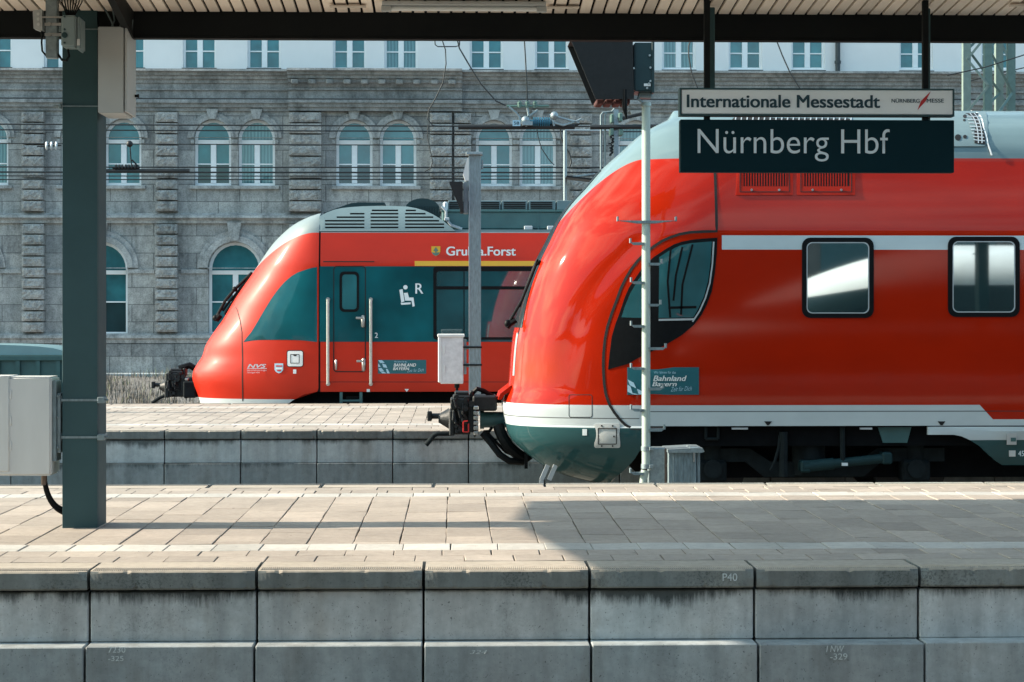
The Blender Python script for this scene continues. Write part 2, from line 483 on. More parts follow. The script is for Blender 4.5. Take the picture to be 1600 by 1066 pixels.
def slabs(name, rows, x0, x1, mats, parent=None, zt=0.0, gapx=.008, gapy=.003):
    """Paving laid as single slabs. rows: (y0, y1, width, joint offset, material index, cross-joint lengths or None)."""
    verts, faces, mi, tone = [], [], [], []
    rnd = random.Random(3)
    for (ya, yb, wd, off, m, cross) in rows:
        k = math.floor((x0 - off) / wd)
        while off + k * wd < x1:
            xa, xb = off + k * wd, off + (k + 1) * wd
            k += 1
            y = ya + (-(rnd.random()) * cross[0] if cross else 0)
            while y < yb - .02:
                ln = rnd.choice(cross) if cross else yb - ya
                a, b = max(y, ya), min(y + ln, yb)
                y += ln
                if b - a < .03: continue
                gx = gapx * rnd.uniform(.35, 1.25); gy = gapy * rnd.uniform(.4, 1.6)
                dz = zt + rnd.uniform(-.0018, .0018); tl = rnd.uniform(-.002, .002)
                sk = rnd.uniform(-.004, .004)
                p = [(xa + gx / 2, a + gy / 2), (xb - gx / 2, a + gy / 2), (xb - gx / 2 + sk, b - gy / 2), (xa + gx / 2 + sk, b - gy / 2)]
                i = len(verts)
                cx, cy = (xa + xb) / 2, (a + b) / 2
                for s, z in ((1, -.06), (1, dz - .003), (0, dz)):
                    for (u, v) in p:
                        su = 0.0 if s else .003
                        verts.append((u + (su if u < cx else -su), v + (su if v < cy else -su), z + (tl * (1 if u > cx else -1) if z > -.05 else 0)))
                for r in (0, 4):
                    for q in range(4): faces.append((i + r + q, i + r + (q + 1) % 4, i + r + 4 + (q + 1) % 4, i + r + 4 + q))
                faces.append((i + 8, i + 9, i + 10, i + 11))
                mi += [m] * 9; tone += [min(1, max(0, rnd.gauss(.5, .22)))] * 9
    me = bpy.data.meshes.new(name)
    me.from_pydata(verts, [], faces)
    at = me.attributes.new('tone', 'FLOAT', 'FACE')
    at.data.foreach_set('value', tone)
    for m in mats: me.materials.append(m)
    me.polygons.foreach_set('material_index', mi)
    o = bpy.data.objects.new(name, me); S.collection.objects.link(o)
    if parent: o.parent = parent
    return structure(o)

def platform(yn, yf, x0, x1, xj, pre, joint0, mats, ledge=.16, step=1.0):
    """A platform: bed, edge blocks with ribbed lip, wall blocks under them on both long sides, paving."""
    cope, wall, low = mats
    g = G(); g.box(x0, x1, yn + .3, yf - .3, GZ - .5, -.05)
    structure(g.build(pre + '_bed', M['bed']))
    g = G()
    k0 = math.ceil((x0 - xj) / step)
    n = int((x1 - x0) / step)
    rnd = random.Random(11)
    for side in (0, 1):
        for k in range(k0, k0 + n):
            xa, xb = xj + k * step + .010, xj + (k + 1) * step - .010
            Y = (lambda d: yn + d) if side == 0 else (lambda d: yf - d)
            j = rnd.uniform(-.003, .003)
            if side == 1: g.box(xa, xb, min(Y(.0 + j), Y(.40)), max(Y(.0 + j), Y(.40)), -.115, 0 + j * .6, .010, 0, 2)
            else:
                # worn edges: the profile wanders, with a chip knocked out here and there
                rings = []
                nst = 40
                for s in range(nst + 1):
                    u = s / nst
                    e = .007 * max(0, 1 - min(u, 1 - u) * 14)
                    c1 = rnd.uniform(0, .002) + (rnd.uniform(.004, .012) if rnd.random() < .05 else 0)
                    c2 = rnd.uniform(0, .003) + (rnd.uniform(.004, .014) if rnd.random() < .07 else 0)
                    zt = j * .6
                    pr = [(Y(.40), -.115), (Y(.40), zt), (Y(.013 + c1 + e), zt), (Y(.004 + j + c1 * .7 + e), zt - .004 - c1 * .3), (Y(j + c1 * .4 + e), zt - .012 - c1 - e), (Y(j + .001), -.06), (Y(j + c2 * .4 + e), -.105 + c2), (Y(.008 + j + c2 + e), -.115)]
                    rings.append([g.bm.verts.new((xa + (xb - xa) * u, p[0], p[1])) for p in pr])
                for r0, r1 in zip(rings, rings[1:]):
                    for q in range(8): g.bm.faces.new((r0[q], r0[(q + 1) % 8], r1[(q + 1) % 8], r1[q])).material_index = 0
                g.bm.faces.new(rings[0]).material_index = 0; g.bm.faces.new(rings[-1][::-1]).material_index = 0
            g.box(xa - .003, xb + .003, min(Y(.035), Y(.25)), max(Y(.035), Y(.25)), -.43, -.128, .007, 1)
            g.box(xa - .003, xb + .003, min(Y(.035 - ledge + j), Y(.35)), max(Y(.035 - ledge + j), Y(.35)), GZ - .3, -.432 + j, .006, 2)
            for q in range(int(.98 / .0125)):
                xx = xa + .012 + q * .0125
                ya, yb = Y(.02), Y(.13)
                z = j * .6
                vs = [g.bm.verts.new(p) for p in ((xx, ya, z), (xx + .008, ya, z), (xx + .008, yb, z), (xx, yb, z), (xx + .002, ya, z + .0035), (xx + .006, ya, z + .0035), (xx + .006, yb, z + .0035), (xx + .002, yb, z + .0035))]
                for f in ((4, 5, 6, 7), (0, 4, 7, 3), (1, 2, 6, 5), (0, 1, 5, 4)): g.bm.faces.new([vs[i] for i in f]).material_index = 0
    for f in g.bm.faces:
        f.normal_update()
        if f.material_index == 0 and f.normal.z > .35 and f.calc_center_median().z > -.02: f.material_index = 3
    structure(g.build(pre + '_edge_blocks', [cope, wall, low, M['cope_top']]))

NX0 = P(138, 890, 11.6).x
platform(11.6, 17.5, -9, 15, NX0, 'platform', 0, (M['conc_cope'], M['conc_wall'], M['conc_low']))
jx = P(697, 849, 12.94).x
pw = .3115
rows = [(12.02, 12.30, pw, jx + .12, 0, None), (12.30, 12.58, pw, jx - .02, 0, None), (12.58, 12.93, pw, jx + .03, 1, None)]
y = 12.93
rows.append((12.93, 16.25, pw, jx, 0, (.42, .32, .62, .5)))
rows += [(16.25, 16.57, pw, jx + .02, 1, None), (16.57, 16.84, pw, jx + .1, 0, None), (16.84, 17.10, pw, jx, 0, None)]
slabs('platform_paving', rows, -9, 15, [M['paver'], M['paverline']])

FX0 = P(376, 672, 25.5).x
platform(25.5, 33.2, -14, 20, FX0, 'far_platform', 0, (M['far_cope'], M['far_wall'], M['far_low']), ledge=.05)
rows = [(25.9, 26.3, .31, 0, 0, None), (26.3, 26.72, .31, .1, 0, None), (26.72, 27.05, .31, 0, 1, None),
        (27.05, 31.7, .205, 0, 0, (.21, .21, .42)), (31.7, 32.05, .31, 0, 1, None), (32.05, 32.8, .31, .1, 0, (.37,))]
slabs('far_platform_paving', rows, -14, 20, [M['paver'], M['paverline']])
# the platform the photograph is taken from (only its reflection shows)
g = G(); g.box(-20, 25, -3.2, 4.5, GZ - .3, 0, .01)
structure(g.build('near_platform', M['conc_wall']))
vc = thing('platform_canopy', 'plain dark canopy roof, unseen, added over the platform the viewer stands on to cut sky light', 'canopy', (5, 0, 4.2))  # unseen roof slab, added to cut sky light on front faces and reflections
g = G(); g.box(-24, 40, -4.2, 5.4, 4.25, 4.4, .01); g.build('roof', M['beam'], vc)
hl = thing('backdrop_hall', 'long dark hall, unseen, added behind the viewer as a backdrop for the train reflections', 'building', (8, -18, GZ))  # added unseen backdrop that darkens what the train paint and windows reflect
g = G(); g.box(-30, 60, -26, -18, GZ, 10.5, .02); g.build('wall', mat('backdrop_dark', (.085, .075, .068), .8, var=.3, sc=2), hl)
g = G(); g.box(-30.5, 60.5, -26.4, -17.5, 10.5, 11, .02); g.build('roof', M['beam'], hl)
for k in range(22):
    g = G(); g.box(-26 + k * 3.8, -24 + k * 3.8, -18.03, -17.95, 2.5, 7.5, .01); g.build('window', M['column'], hl)
g = G(); g.box(-24, 40, -2.2, -1.8, 3.95, 4.249, .01); g.build('long_beam', M['beam'], vc)

# chalk marks on the wall blocks
def chalk(s, box, y):
    o = txt('chalk_marking', s, box, y, M['chalk'], None, bold=-.012)
    return o
chk = thing('chalk_marking', 'faint chalked numbers 7230 -325 on the lower wall block under the cable column', 'marking', P(182, 1036, 11.53))
txt('upper_number', '7230', (169, 1011, 196, 1020), 11.466, M['chalk'], chk, .004)
txt('lower_number', '-325', (169, 1025, 193, 1033), 11.466, M['chalk'], chk, .004)
chk = thing('chalk_marking', 'faint chalked letters NW above -329 on the lower wall block below the big sign', 'marking', P(1310, 1036, 11.53))
txt('upper_letters', 'I NW', (1291, 1009, 1319, 1019), 11.466, M['chalk'], chk, .004, .2)
txt('lower_number', '-329', (1297, 1021, 1324, 1031), 11.466, M['chalk'], chk, .004)
o = txt('chalk_marking', 'P40', (1129, 896, 1152, 908), 11.592, M['chalk'], None, .004)
tag(o, 'faint chalked P40 on a dark edge block beside a joint', 'marking')
o = txt('chalk_marking', '324', (734, 1016, 761, 1022), 11.466, M['chalk'], None, -.008, .3)
tag(o, 'very faint short chalk scribble on the middle lower wall block', 'marking')

# ------------------------------------------------------------------ canopy and column
CY = 14.1
CX0, CX1 = -6.75, 15.0
ZB = P(600, 64, 14.06).z            # underside of the long beam
def ceil_z(y): return 3.715 + (13.97 - y) * .085 if y < 13.97 else 3.715 + (y - 13.97) * .06
can = thing('platform_canopy', 'wooden slat canopy roof on a dark steel beam above the platform', 'canopy', (2, 14, 3.5))
g = G()
for (ya, yb) in ((11.45, 13.97), (14.42, 15.95)):
    za, zb = ceil_z(ya) + .16, ceil_z(yb) + .16
    sk_ = .04 if ya < 13 else 0
    g.quad((CX0 + sk_, ya, za), (CX1, ya, za), (CX1, yb, zb), (CX0, yb, zb))
    g.quad((CX0 + sk_, ya, za + .10), (CX0, yb, zb + .10), (CX1, yb, zb + .10), (CX1, ya, za + .10))
    for (x, x2, y0, y1) in ((CX0 + sk_, CX0, ya, yb), (CX1, CX1, ya, yb)):
        g.quad((x, y0, za), (x2, y1, zb), (x2, y1, zb + .1), (x, y0, za + .1))
    for y in (ya, yb):
        z = ceil_z(y) + .16
        xl_ = CX0 + (sk_ if y == ya else 0)
        g.quad((xl_, y, z), (CX1, y, z), (CX1, y, z + .1), (xl_, y, z + .1))
g.box(CX0, CX1, 13.97, 14.42, 3.88, 3.99)
g.build('roof', M['beam'], can)
verts, faces, tone = [], [], []
x = CX0 + .02
rnd = random.Random(5)
while x < CX1 - .1:
    for (ya, yb) in ((11.47, 13.965), (14.425, 15.9)):
        if ya < 13 and x < CX0 + .04: continue
        i = len(verts); dz = rnd.uniform(-.002, .002)
        for y in (ya, yb):
            for (dx, dzz) in ((0, 0), (.073, 0), (.073, .02), (0, .02)): verts.append((x + dx, y, ceil_z(y) + dz + dzz))
        for f in ((0, 1, 2, 3), (4, 7, 6, 5), (0, 4, 5, 1), (1, 5, 6, 2), (2, 6, 7, 3), (3, 7, 4, 0)): faces.append(tuple(i + q for q in f)); tone.append(rnd.random())
        tone[-6:] = [tone[-1]] * 6
    x += .092
me = bpy.data.meshes.new('slat_ceiling'); me.from_pydata(verts, [], faces)
at = me.attributes.new('tone', 'FLOAT', 'FACE'); at.data.foreach_set('value', tone)
me.materials.append(M['wood'])
o = bpy.data.objects.new('slat_ceiling', me); S.collection.objects.link(o); o.parent = can; o.location = -can.location
g = G()
g.extr_x([(13.965, ZB), (14.06, ZB), (14.06, ZB + .012), (13.985, ZB + .014), (13.985, 3.87), (14.06, 3.872), (14.06, 3.885), (13.97, 3.885), (13.97, ZB + .014), (13.965, ZB + .012)], CX0, CX1)
g.build('long_beam', M['beam'], can)
xb0, xb1 = P(150, 0, 14).x, P(210, 0, 14).x
g = G()
g.bm.verts.ensure_lookup_table()
for (x0, x1) in ((xb1 - .05, xb1),):
    prof = [(13.97, ZB), (13.97, 3.9), (11.6, 4.05), (11.6, 3.98)]
    g.extr_x(prof, x0, x1)
g.build('cross_beam', M['beam'], can)
g = G()
a, b = P(515, 3, 13.5), P(572, 8, 13.5)
for (x0, x1, yy) in ((515, 572, 13.72), (855, 905, 13.72), (1578, 1640, 13.6)):
    a, b = P(x0, 5, yy), P(x1, 5, yy)
    zz = ceil_z(yy) - .012
    g.box(a.x, b.x, yy - .03, yy + .03, zz - .012, zz, .003)
g.build_each('ceiling_batten', M['wood'], can)

lt = thing('strip_light', 'slim unlit strip light under the wooden slat ceiling', 'light fitting', (P(725, 8, 13.6).x, 13.6, 3.7))
a, b = P(597, 0, 13.62), P(853, 0, 13.62)
z = ceil_z(13.62) - .005
g = G(); g.box(a.x, b.x, 13.58, 13.68, z - .03, z, .006); g.build('housing', M['greige'], lt)
g = G(); g.cyl((a.x + .06, 13.63, z - .05), (b.x - .06, 13.63, z - .05), .016, n=12); g.build('tube', M['signwhite'], lt, 40)
g = G()
for xx in (a.x + .03, b.x - .03): g.box(xx - .035, xx + .035, 13.60, 13.66, z - .07, z - .0305, .004)
g.build_each('end_cap', M['greige'], lt)

# steel column
col = thing('canopy_column', 'dark teal steel column carrying the canopy between two cable boxes', 'column', P(130, 818, 14.0) * 1)
xl, xr = P(99.5, 500, 14.0).x, P(154, 500, 14.0).x
zb, zt = -.02, 3.93
g = G()
g.box(xl, xr, 14.0, 14.022, zb, zt, .003)
g.box(xl + .006, xr - .006, 14.022, 14.036, zb, zt)
g.box(xl, xr, 14.036, 14.36, zb, zt, .004)
g.build('shaft', M['column'], col)
g = G()
for yy in (625, 683):
    z = P(0, yy, 14).z
    g.box(xl - .006, xr + .006, 13.993, 14.366, z - .008, z + .008)
    e = P(163, yy, 14).x
    g.box(xr + .004, xr + .05, 13.975, 14.06, z - .022, z + .022, .004)
    g.cyl((xr + .05, 14.02, z), (xr + .075, 14.02, z), .008, n=8)
for yy in (47, 167):
    z = P(0, yy, 14).z
    g.box(xl - .02, xr + .01, 13.988, 13.996, z - .004, z + .004)
    g.cyl((xl - .06, 13.99, z), (xl - .02, 13.99, z), .007, n=8)
    g.box(xl - .022, xl - .004, 13.975, 14.01, z - .02, z + .02, .003)
g.build_each('clamp_band', M['galv_dull'], col)
col.location.y -= .05
cap = dup(col, (12.9, -2.0, 0), 'dark steel column on the platform the viewer stands on')

# cream box low on the column
bx = thing('cable_box', 'large cream plastic cable box clamped low to the steel column', 'junction box', P(45, 747, 13.9))
x0, x1 = P(-46, 0, 13.9).x, P(80, 0, 13.9).x
z0, z1 = P(0, 744, 13.9).z, P(0, 589, 13.9).z
g = G(); g.box(x0 + .09, x1, 13.9, 14.2, z0, z1, .014, 0, 3); g.build('body', M['cream'], bx, 40)
g = G()
g.box(x0, x0 + .098, 13.885, 14.215, z0 - .006, z1 + .008, .012, 0, 2)
xs = P(12, 0, 13.9).x
g.box(x0 + .09, xs + .012, 13.892, 14.2, z0 + .03, z1 + .006, .006)
for zz in (.18, .36, .55): g.box(xs + .0125, xs + .028, 13.894, 14.0, z0 + zz, z0 + zz + .07, .004)
g.build('lid', M['cream'], bx, 40)
g = G()
xa, xb = P(82, 0, 14).x, xl
g.box(x1, x1 + .028, 13.93, 14.12, z0 + .1, z1 - .03, .004)
g.box(x1 + .03, x1 + .055, 13.95, 14.1, z0 + .16, z1 - .12, .004)
for zz in (P(0, 625, 14).z, P(0, 683, 14).z): g.box(x1 + .0, xl - .004, 13.97, 14.0, zz - .03, zz + .03, .004)
for zz in (z0 + .2, z0 + .42, z1 - .14): g.cyl((x1 + .04, 13.942, zz), (x1 + .04, 13.928, zz), .008, n=8)
g.build('bracket', M['galv_dull'], bx)
cb = []
for k in (0, .018):
    pa, pb, pc, pd = P(69, 745, 14.02), P(70 + k * 200, 775, 14.02), P(82, 797 - k * 300, 14.03), P(103, 803 - k * 300, 14.05)
    q = []
    for t in [i / 12 for i in range(13)]:
        q.append(pa * (1 - t) ** 3 + pb * 3 * t * (1 - t) ** 2 + pc * 3 * t * t * (1 - t) + pd * t ** 3)
    cb.append(q)
g = G()
for q in cb: g.tube(q, .016, 10)
g.build_each('cable', M['rubber'], bx, 40)
g = G(); p = P(69, 747, 14.02); g.cyl(p + Vector((0, 0, .02)), p - Vector((0, 0, .05)), .022, n=12); g.build('cable_gland', M['rail'], bx, 40)

# grey cabinet high on the column
cb_ = thing('control_cabinet', 'tall grey metal cabinet mounted high beside the steel column', 'cabinet', P(180, 178, 13.75))
x0, x1 = P(153, 0, 13.75).x, P(193, 0, 13.75).x
z0, z1 = P(0, 176, 13.75).z, P(0, 41, 13.75).z
g = G(); g.box(x0, x1, 13.75, 14.16, z0, z1, .005, 0, 2); g.build('body', M['greige'], cb_)
g = G(); g.box(x1 + .006, x1 + .022, 13.757, 14.155, z0 + .008, z1 - .004, .004); d_ = g.build('door', M['greige'], cb_)
g = G(); zz = P(0, 147, 14).z; g.cyl((x1 + .022, 14.1, zz), (x1 + .05, 14.1, zz), .01, n=10); g.box(x1 + .042, x1 + .052, 14.085, 14.115, zz - .014, zz + .014, .003)
g.build('door_handle', M['rubber'], d_)
g = G()
rnd = random.Random(2)
for k in range(6):
    xx = x0 + .06 + k * .03
    q = [Vector((xx, 13.9, z1 - .005)), Vector((xx + rnd.uniform(-.03, .03), 13.92, z1 + .07)), Vector((xx - .05 + rnd.uniform(-.06, .06), 13.95, z1 + .20))]
    g.tube(q, .006, 6)
g.build_each('cable', M['galv_dull'], cb_)

# galvanised duct with two small boxes
dct = thing('cable_duct', 'short galvanised cable duct hanging beside the column under the canopy', 'cable duct', P(80, 91, 13.6))
x0, x1 = P(71, 0, 13.6).x, P(89, 0, 13.6).x
z0, z1 = P(0, 90, 13.6).z, P(0, -14, 13.6).z
g = G(); g.box(x0, x1, 13.6, 13.68, z0, z1 + .1, .005, 0, 2); g.build('channel', M['galv'], dct)
g = G()
for yy in (38, 54):
    zz = P(0, yy, 13.6).z
    g.box(x0 - .004, x1 + .03, 13.592, 13.6, zz - .010, zz + .010)
    g.cyl(((x0 + x1) / 2 - .012, 13.592, zz), ((x0 + x1) / 2 - .012, 13.584, zz), .014, n=10)
zz = P(0, 27, 13.6).z
g.box(x0 - .06, x1 + .05, 13.588, 13.594, zz - .006, zz + .006)
g.build('strap', M['steel'], dct)

sw = thing('switch_box', 'small pale box with three round buttons beside the galvanised duct', 'switch box', P(59, 49, 13.62))
g = G()
xa, xb = P(52, 0, 13.6).x, P(66, 0, 13.6).x
g.prism([(xa, P(0, 17, 13.6).z), (xb, P(0, 15, 13.6).z), (xb + .004, P(0, 47, 13.6).z), (xb - .01, P(0, 49, 13.6).z), (xa + .006, P(0, 45, 13.6).z)], 13.58, 13.66)
g.build('body', M['greige'], sw)
g = G()
for yy in (22, 30, 38): p = P(60, yy, 13.58); g.cyl(p, p + Vector((0, -.006, 0)), .011, n=14)
g.build_each('button', M['cream'], sw, 30)
g = G(); p = P(66, 49, 13.6); g.cyl(p, p - Vector((0, 0, .024)), .010, n=10)
q = [P(66, 54, 13.6), P(65, 66, 13.6), P(66, 80, 13.6), P(72, 87, 13.62)]
g.tube(q, .007, 8); g.build('cable', M['rubber'], sw, 40)

sp = thing('speaker_box', 'blue grey rounded box with small dials hanging in front of the column top', 'control box', P(110, 78, 13.55))
xa, xb = P(95, 0, 13.5).x, P(125, 0, 13.5).x
z0, z1 = P(0, 77, 13.5).z, P(0, 23, 13.5).z
g = G(); g.box(xa, xb - .03, 13.5, 13.66, z0 + .02, z1, .012, 0, 3); g.box(xb - .032, xb, 13.52, 13.7, z0, z1 - .008, .012, 0, 3)
g.build('body', M['bluegrey'], sp, 40)
g = G()
for (yy, r) in ((55, .020), (26, .007), (46, .007), (67, .007)):
    p = P(101, yy, 13.5); g.cyl(p, p + Vector((0, -.006, 0)), r, n=16)
    if r > .01: g.cyl(p + Vector((0, -.006, 0)), p + Vector((0, -.010, 0)), r * .55, n=14)
g.build_each('dial', M['column'], sp, 30)
g = G(); g.box(P(119.5, 0, 13.5).x, P(124, 0, 13.5).x, 13.515, 13.519, P(0, 70, 13.5).z, P(0, 60, 13.5).z); g.build('sticker', M['white'], sp)
g = G(); g.tube([P(106, 77, 13.6), P(108, 88, 13.6), P(104, 95, 13.6), P(97, 94, 13.62), P(90, 84, 13.64)], .008, 8)
rnd = random.Random(4)
for k in range(8): g.tube([P(104 + k * 1.8, 24, 13.6), P(97 + k * 4.4, 4, 13.6 + k * .01), P(94 + k * 5.5, -16, 13.6)], .0045, 6)
g.build_each('cable', M['rubber'], sp, 40)

# ------------------------------------------------------------------ station name sign
SD = 13.5
sg = thing('station_sign', 'hanging two board station sign, dark blue name board under a white board', 'sign', P(1277, 269, SD))
def panel(x0, y0, x1, y1, d, dep, name, m, par, bevel=.004):
    a, b = P(x0, y1, d), P(x1, y0, d)
    g = G(); g.box(a.x, b.x, d, d + dep, a.z, b.z, bevel)
    return g.build(name, m, par)
low = panel(1063, 188, 1491, 269, SD, .09, 'name_board', M['signblue'], sg)
up = panel(1065, 141, 1489, 178, SD, .085, 'upper_board', M['signwhite'], sg)
a, b = P(1062, 181, SD), P(1491, 139, SD)
g = G(); A = [(a.x, a.z), (b.x, a.z), (b.x, b.z), (a.x, b.z)]; e = .010
I = [(a.x + e, a.z + e), (b.x - e, a.z + e), (b.x - e, b.z - e), (a.x + e, b.z - e)]
g.ring(A, I, SD - .006, SD + .09); g.build('frame', M['column'], up)
txt('lettering', 'Internationale Messestadt', (1073, 149, 1375, 168), SD - .003, M['letterdark'], up, .022)
txt('lettering', 'NÜRNBERG', (1393, 153.5, 1437, 160.5), SD - .003, M['letterdark'], up, .012)
txt('lettering', 'MESSE', (1448, 154.5, 1475, 160.5), SD - .003, M['letterdark'], up, .012)
g = G()
p = [P(*q, SD) for q in ((1433.5, 172), (1439, 158), (1454, 143), (1446.5, 158))]
g.prism([(v.x, v.z) for v in p], SD - .004, SD - .001); g.build('red_slash', M['redmark'], up)
txt('lettering', 'Nürnberg Hbf', (1090, 202, 1390, 252), SD - .003, M['letter'], low, -.004)
g = G()
for (cx, dd) in ((1104.5, 13.545), (1445.5, 13.545)):
    c = P(cx, 0, dd).x
    zt = ceil_z(dd) + .05
    g.box(c - .021, c + .021, dd - .02, dd + .02, P(0, 186, dd).z, zt, .005)
g.build_each('post', M['beam'], sg)
g = G()
c = P(1112.5, 0, 13.7).x
g.box(c - .02, c + .02, 13.69, 13.73, P(0, 165, 13.7).z, 3.72, .005)
c = P(1449, 0, 13.7).x
g.box(c - .02, c + .02, 13.69, 13.73, P(0, 186, 13.7).z, 3.72, .005)
g.build_each('rear_post', M['column'], sg)

# ------------------------------------------------------------------ trains: shells defined by a side outline, a plan curve and a cross-section
def pchip(tab):
    tab = sorted(tab)
    xs = [t[0] for t in tab]; ys = [t[1] for t in tab]
    n = len(xs)
    h = [xs[i + 1] - xs[i] for i in range(n - 1)]
    dl = [(ys[i + 1] - ys[i]) / h[i] for i in range(n - 1)]
    m = [dl[0]] + [0] * (n - 2) + [dl[-1]]
    for i in range(1, n - 1):
        if dl[i - 1] * dl[i] > 0:
            w1, w2 = 2 * h[i] + h[i - 1], h[i] + 2 * h[i - 1]
            m[i] = (w1 + w2) / (w1 / dl[i - 1] + w2 / dl[i])
    def f(x):
        if x <= xs[0]: return ys[0]
        if x >= xs[-1]: return ys[-1]
        lo = 0
        for i in range(n - 1):
            if xs[i] <= x: lo = i
        t = (x - xs[lo]) / h[lo]
        return ((1 + 2 * t) * (1 - t) ** 2 * ys[lo] + t * (1 - t) ** 2 * h[lo] * m[lo] + t * t * (3 - 2 * t) * ys[lo + 1] + t * t * (t - 1) * h[lo] * m[lo + 1])
    return f

class Shell:
    def __init__(self, yc, outline, wz, L, q, side=1.4, pe=2.0):
        self.yc, self.wz, self.L, self.q, self.side, self.pe = yc, wz, L, q, side, pe
        self.tip = pchip(outline); self.xflat = None
    def Lf(self, z):
        return self.L if self.xflat is None else max(.25, min(self.L, self.xflat - self.tip(z)))
    def W(self, x, z):
        s = (x - self.tip(z)) / self.Lf(z)
        if s <= 0: return 0.0
        if s >= 1: return self.wz(z)
        return self.wz(z) * (1 - (1 - s) ** self.pe) ** (1 / self.q)
    def at(self, px, py):
        """X, Z of the near side of the shell as the photograph shows it at px, py."""
        d = self.yc - self.side
        for _ in range(12):
            v = P(px, py, d)
            d = .5 * d + .5 * (self.yc - self.W(v.x, v.z))
        return (v.x, v.z)
    def body(self, name, zs, x_end, mats, parent, nn=44, nb=40, sm=35, xr=None):
        g = G(); bm = g.bm
        rows = []
        for z in zs:
            xt = self.tip(z); wz = self.wz(z)
            xe = xr(z) if xr else x_end
            col = []
            for k in range(nn + 1):
                u = (k / nn) ** 1.6
                s = u * (xe - xt if xr else self.Lf(z))
                col.append((xt + s, self.W(xt + s, z) if s < self.Lf(z) else wz))
            if not xr and xe > xt + self.L + .01:
                for k in range(1, nb + 1): col.append((xt + self.L + (xe - xt - self.L) * k / nb, wz))
            near = [bm.verts.new((x, self.yc - v, z)) for (x, v) in col]
            far = [near[0]] + [bm.verts.new((x, self.yc + v, z)) for (x, v) in col[1:]]
            rows.append((near, far))
        for (a, b), (c, d) in zip(rows, rows[1:]):
            for r0, r1, fl in ((a, c, False), (b, d, True)):
                for k in range(len(r0) - 1):
                    vs = [r0[k], r0[k + 1], r1[k + 1], r1[k]]
                    vs = list(dict.fromkeys(vs))
                    if len(vs) > 2:
                        try: bm.faces.new(vs[::-1] if fl else vs)
                        except ValueError: pass
        # close the far end
        end = [r[0][-1] for r in rows] + [r[1][-1] for r in rows[::-1]]
        try: bm.faces.new(end)
        except ValueError: pass
        bmesh.ops.remove_doubles(bm, verts=bm.verts[:], dist=1e-5)
        return g.build(name, mats, parent, sm)
    def panel(self, name, poly, m, parent, off=.004, sp=.09, px=True, holes=(), rim=.03, sm=30, yflat=None):
        """A panel following the shell: outline in photograph pixels (or X, Z metres), raised by off, with thickness."""
        conv = (lambda q: [self.at(*p) for p in q]) if px else (lambda q: [tuple(p) for p in q])
        loops = [conv(poly)] + [conv(h) for h in holes]
        pts, edges = [], []
        for lp in loops:
            i = len(pts); n = len(lp)
            pts += [Vector(p) for p in lp]; edges += [(i + k, i + (k + 1) % n) for k in range(n)]
        inside = lambda p, lp: sum(((lp[k][1] > p[1]) != (lp[k - 1][1] > p[1])) and (p[0] < (lp[k - 1][0] - lp[k][0]) * (p[1] - lp[k][1]) / (lp[k - 1][1] - lp[k][1]) + lp[k][0]) for k in range(len(lp))) % 2 == 1
        ok = lambda p: inside(p, loops[0]) and not any(inside(p, h) for h in loops[1:])
        xs = [p[0] for p in loops[0]]; zs = [p[1] for p in loops[0]]
        gx = min(xs) + sp * .37
        while gx < max(xs):
            gz = min(zs) + sp * .41
            while gz < max(zs):
                if ok((gx, gz)): pts.append(Vector((gx, gz)))
                gz += sp
            gx += sp
        vo, eo, fo, *_ = delaunay_2d_cdt(pts, edges, [], 0, 1e-6)
        g = G(); bm = g.bm
        Y = lambda p: self.yc - self.W(p[0], p[1]) - off
        bv = [bm.verts.new((p[0], Y(p), p[1])) for p in vo]
        for f in fo:
            c = sum((vo[i] for i in f), Vector((0, 0))) / len(f)
            if ok(c):
                try: bm.faces.new([bv[i] for i in f])
                except ValueError: pass
        bm.edges.index_update()
        be = [e for e in bm.edges if len(e.link_faces) == 1]
        if rim and be:
            r = bmesh.ops.extrude_edge_only(bm, edges=be)
            for v in [v for v in r['geom'] if isinstance(v, bmesh.types.BMVert)]: v.co.y += rim + off
        loose = [v for v in bm.verts if not v.link_faces]
        bmesh.ops.delete(bm, geom=loose, context='VERTS')
        return g.build(name, m, parent, sm, fix=True)
    def line(self, name, pts, wpx, m, parent, off=.003, closed=False, rim=.01):
        """A thin band along a pixel polyline."""
        q = [Vector(self.at(*p)) for p in pts]
        n = len(q)
        wd = wpx / (FPX / (self.yc - self.side)) / 2
        # densify
        d = []
        for i in range(n if closed else n - 1):
            a, b = q[i], q[(i + 1) % n]
            k = max(1, int((b - a).length / .06))
            for j in range(k): d.append(a.lerp(b, j / k))
        if not closed: d.append(q[-1])
        n = len(d)
        g = G(); bm = g.bm; pr = []
        for i, p in enumerate(d):
            a = d[i - 1] if (i or closed) else d[0]
            b = d[(i + 1) % n] if (i < n - 1 or closed) else d[-1]
            t = (b - a).normalized(); nn = Vector((-t.y, t.x)) * wd
            row = []
            for s in (1, -1):
                c = p + nn * s
                y = self.yc - self.W(c.x, c.y) - off
                row += [bm.verts.new((c.x, y, c.y)), bm.verts.new((c.x, y + rim, c.y))]
            pr.append(row)
        for i in range(n if closed else n - 1):
            a, b = pr[i], pr[(i + 1) % n]
            for (u, v) in ((0, 2), (1, 0), (2, 3)):
                bm.faces.new((a[u], a[v], b[v], b[u]))
        return g.build(name, m, parent, 40)

def rrect(x0, y0, x1, y1, r, n=5):
    pts = []
    for cx, cy, a0 in ((x1 - r, y0 + r, -90), (x1 - r, y1 - r, 0), (x0 + r, y1 - r, 90), (x0 + r, y0 + r, 180)):
        for k in range(n + 1):
            a = math.radians(a0 + 90 * k / n)
            pts.append((cx + r * math.cos(a), cy + r * math.sin(a)))
    return pts

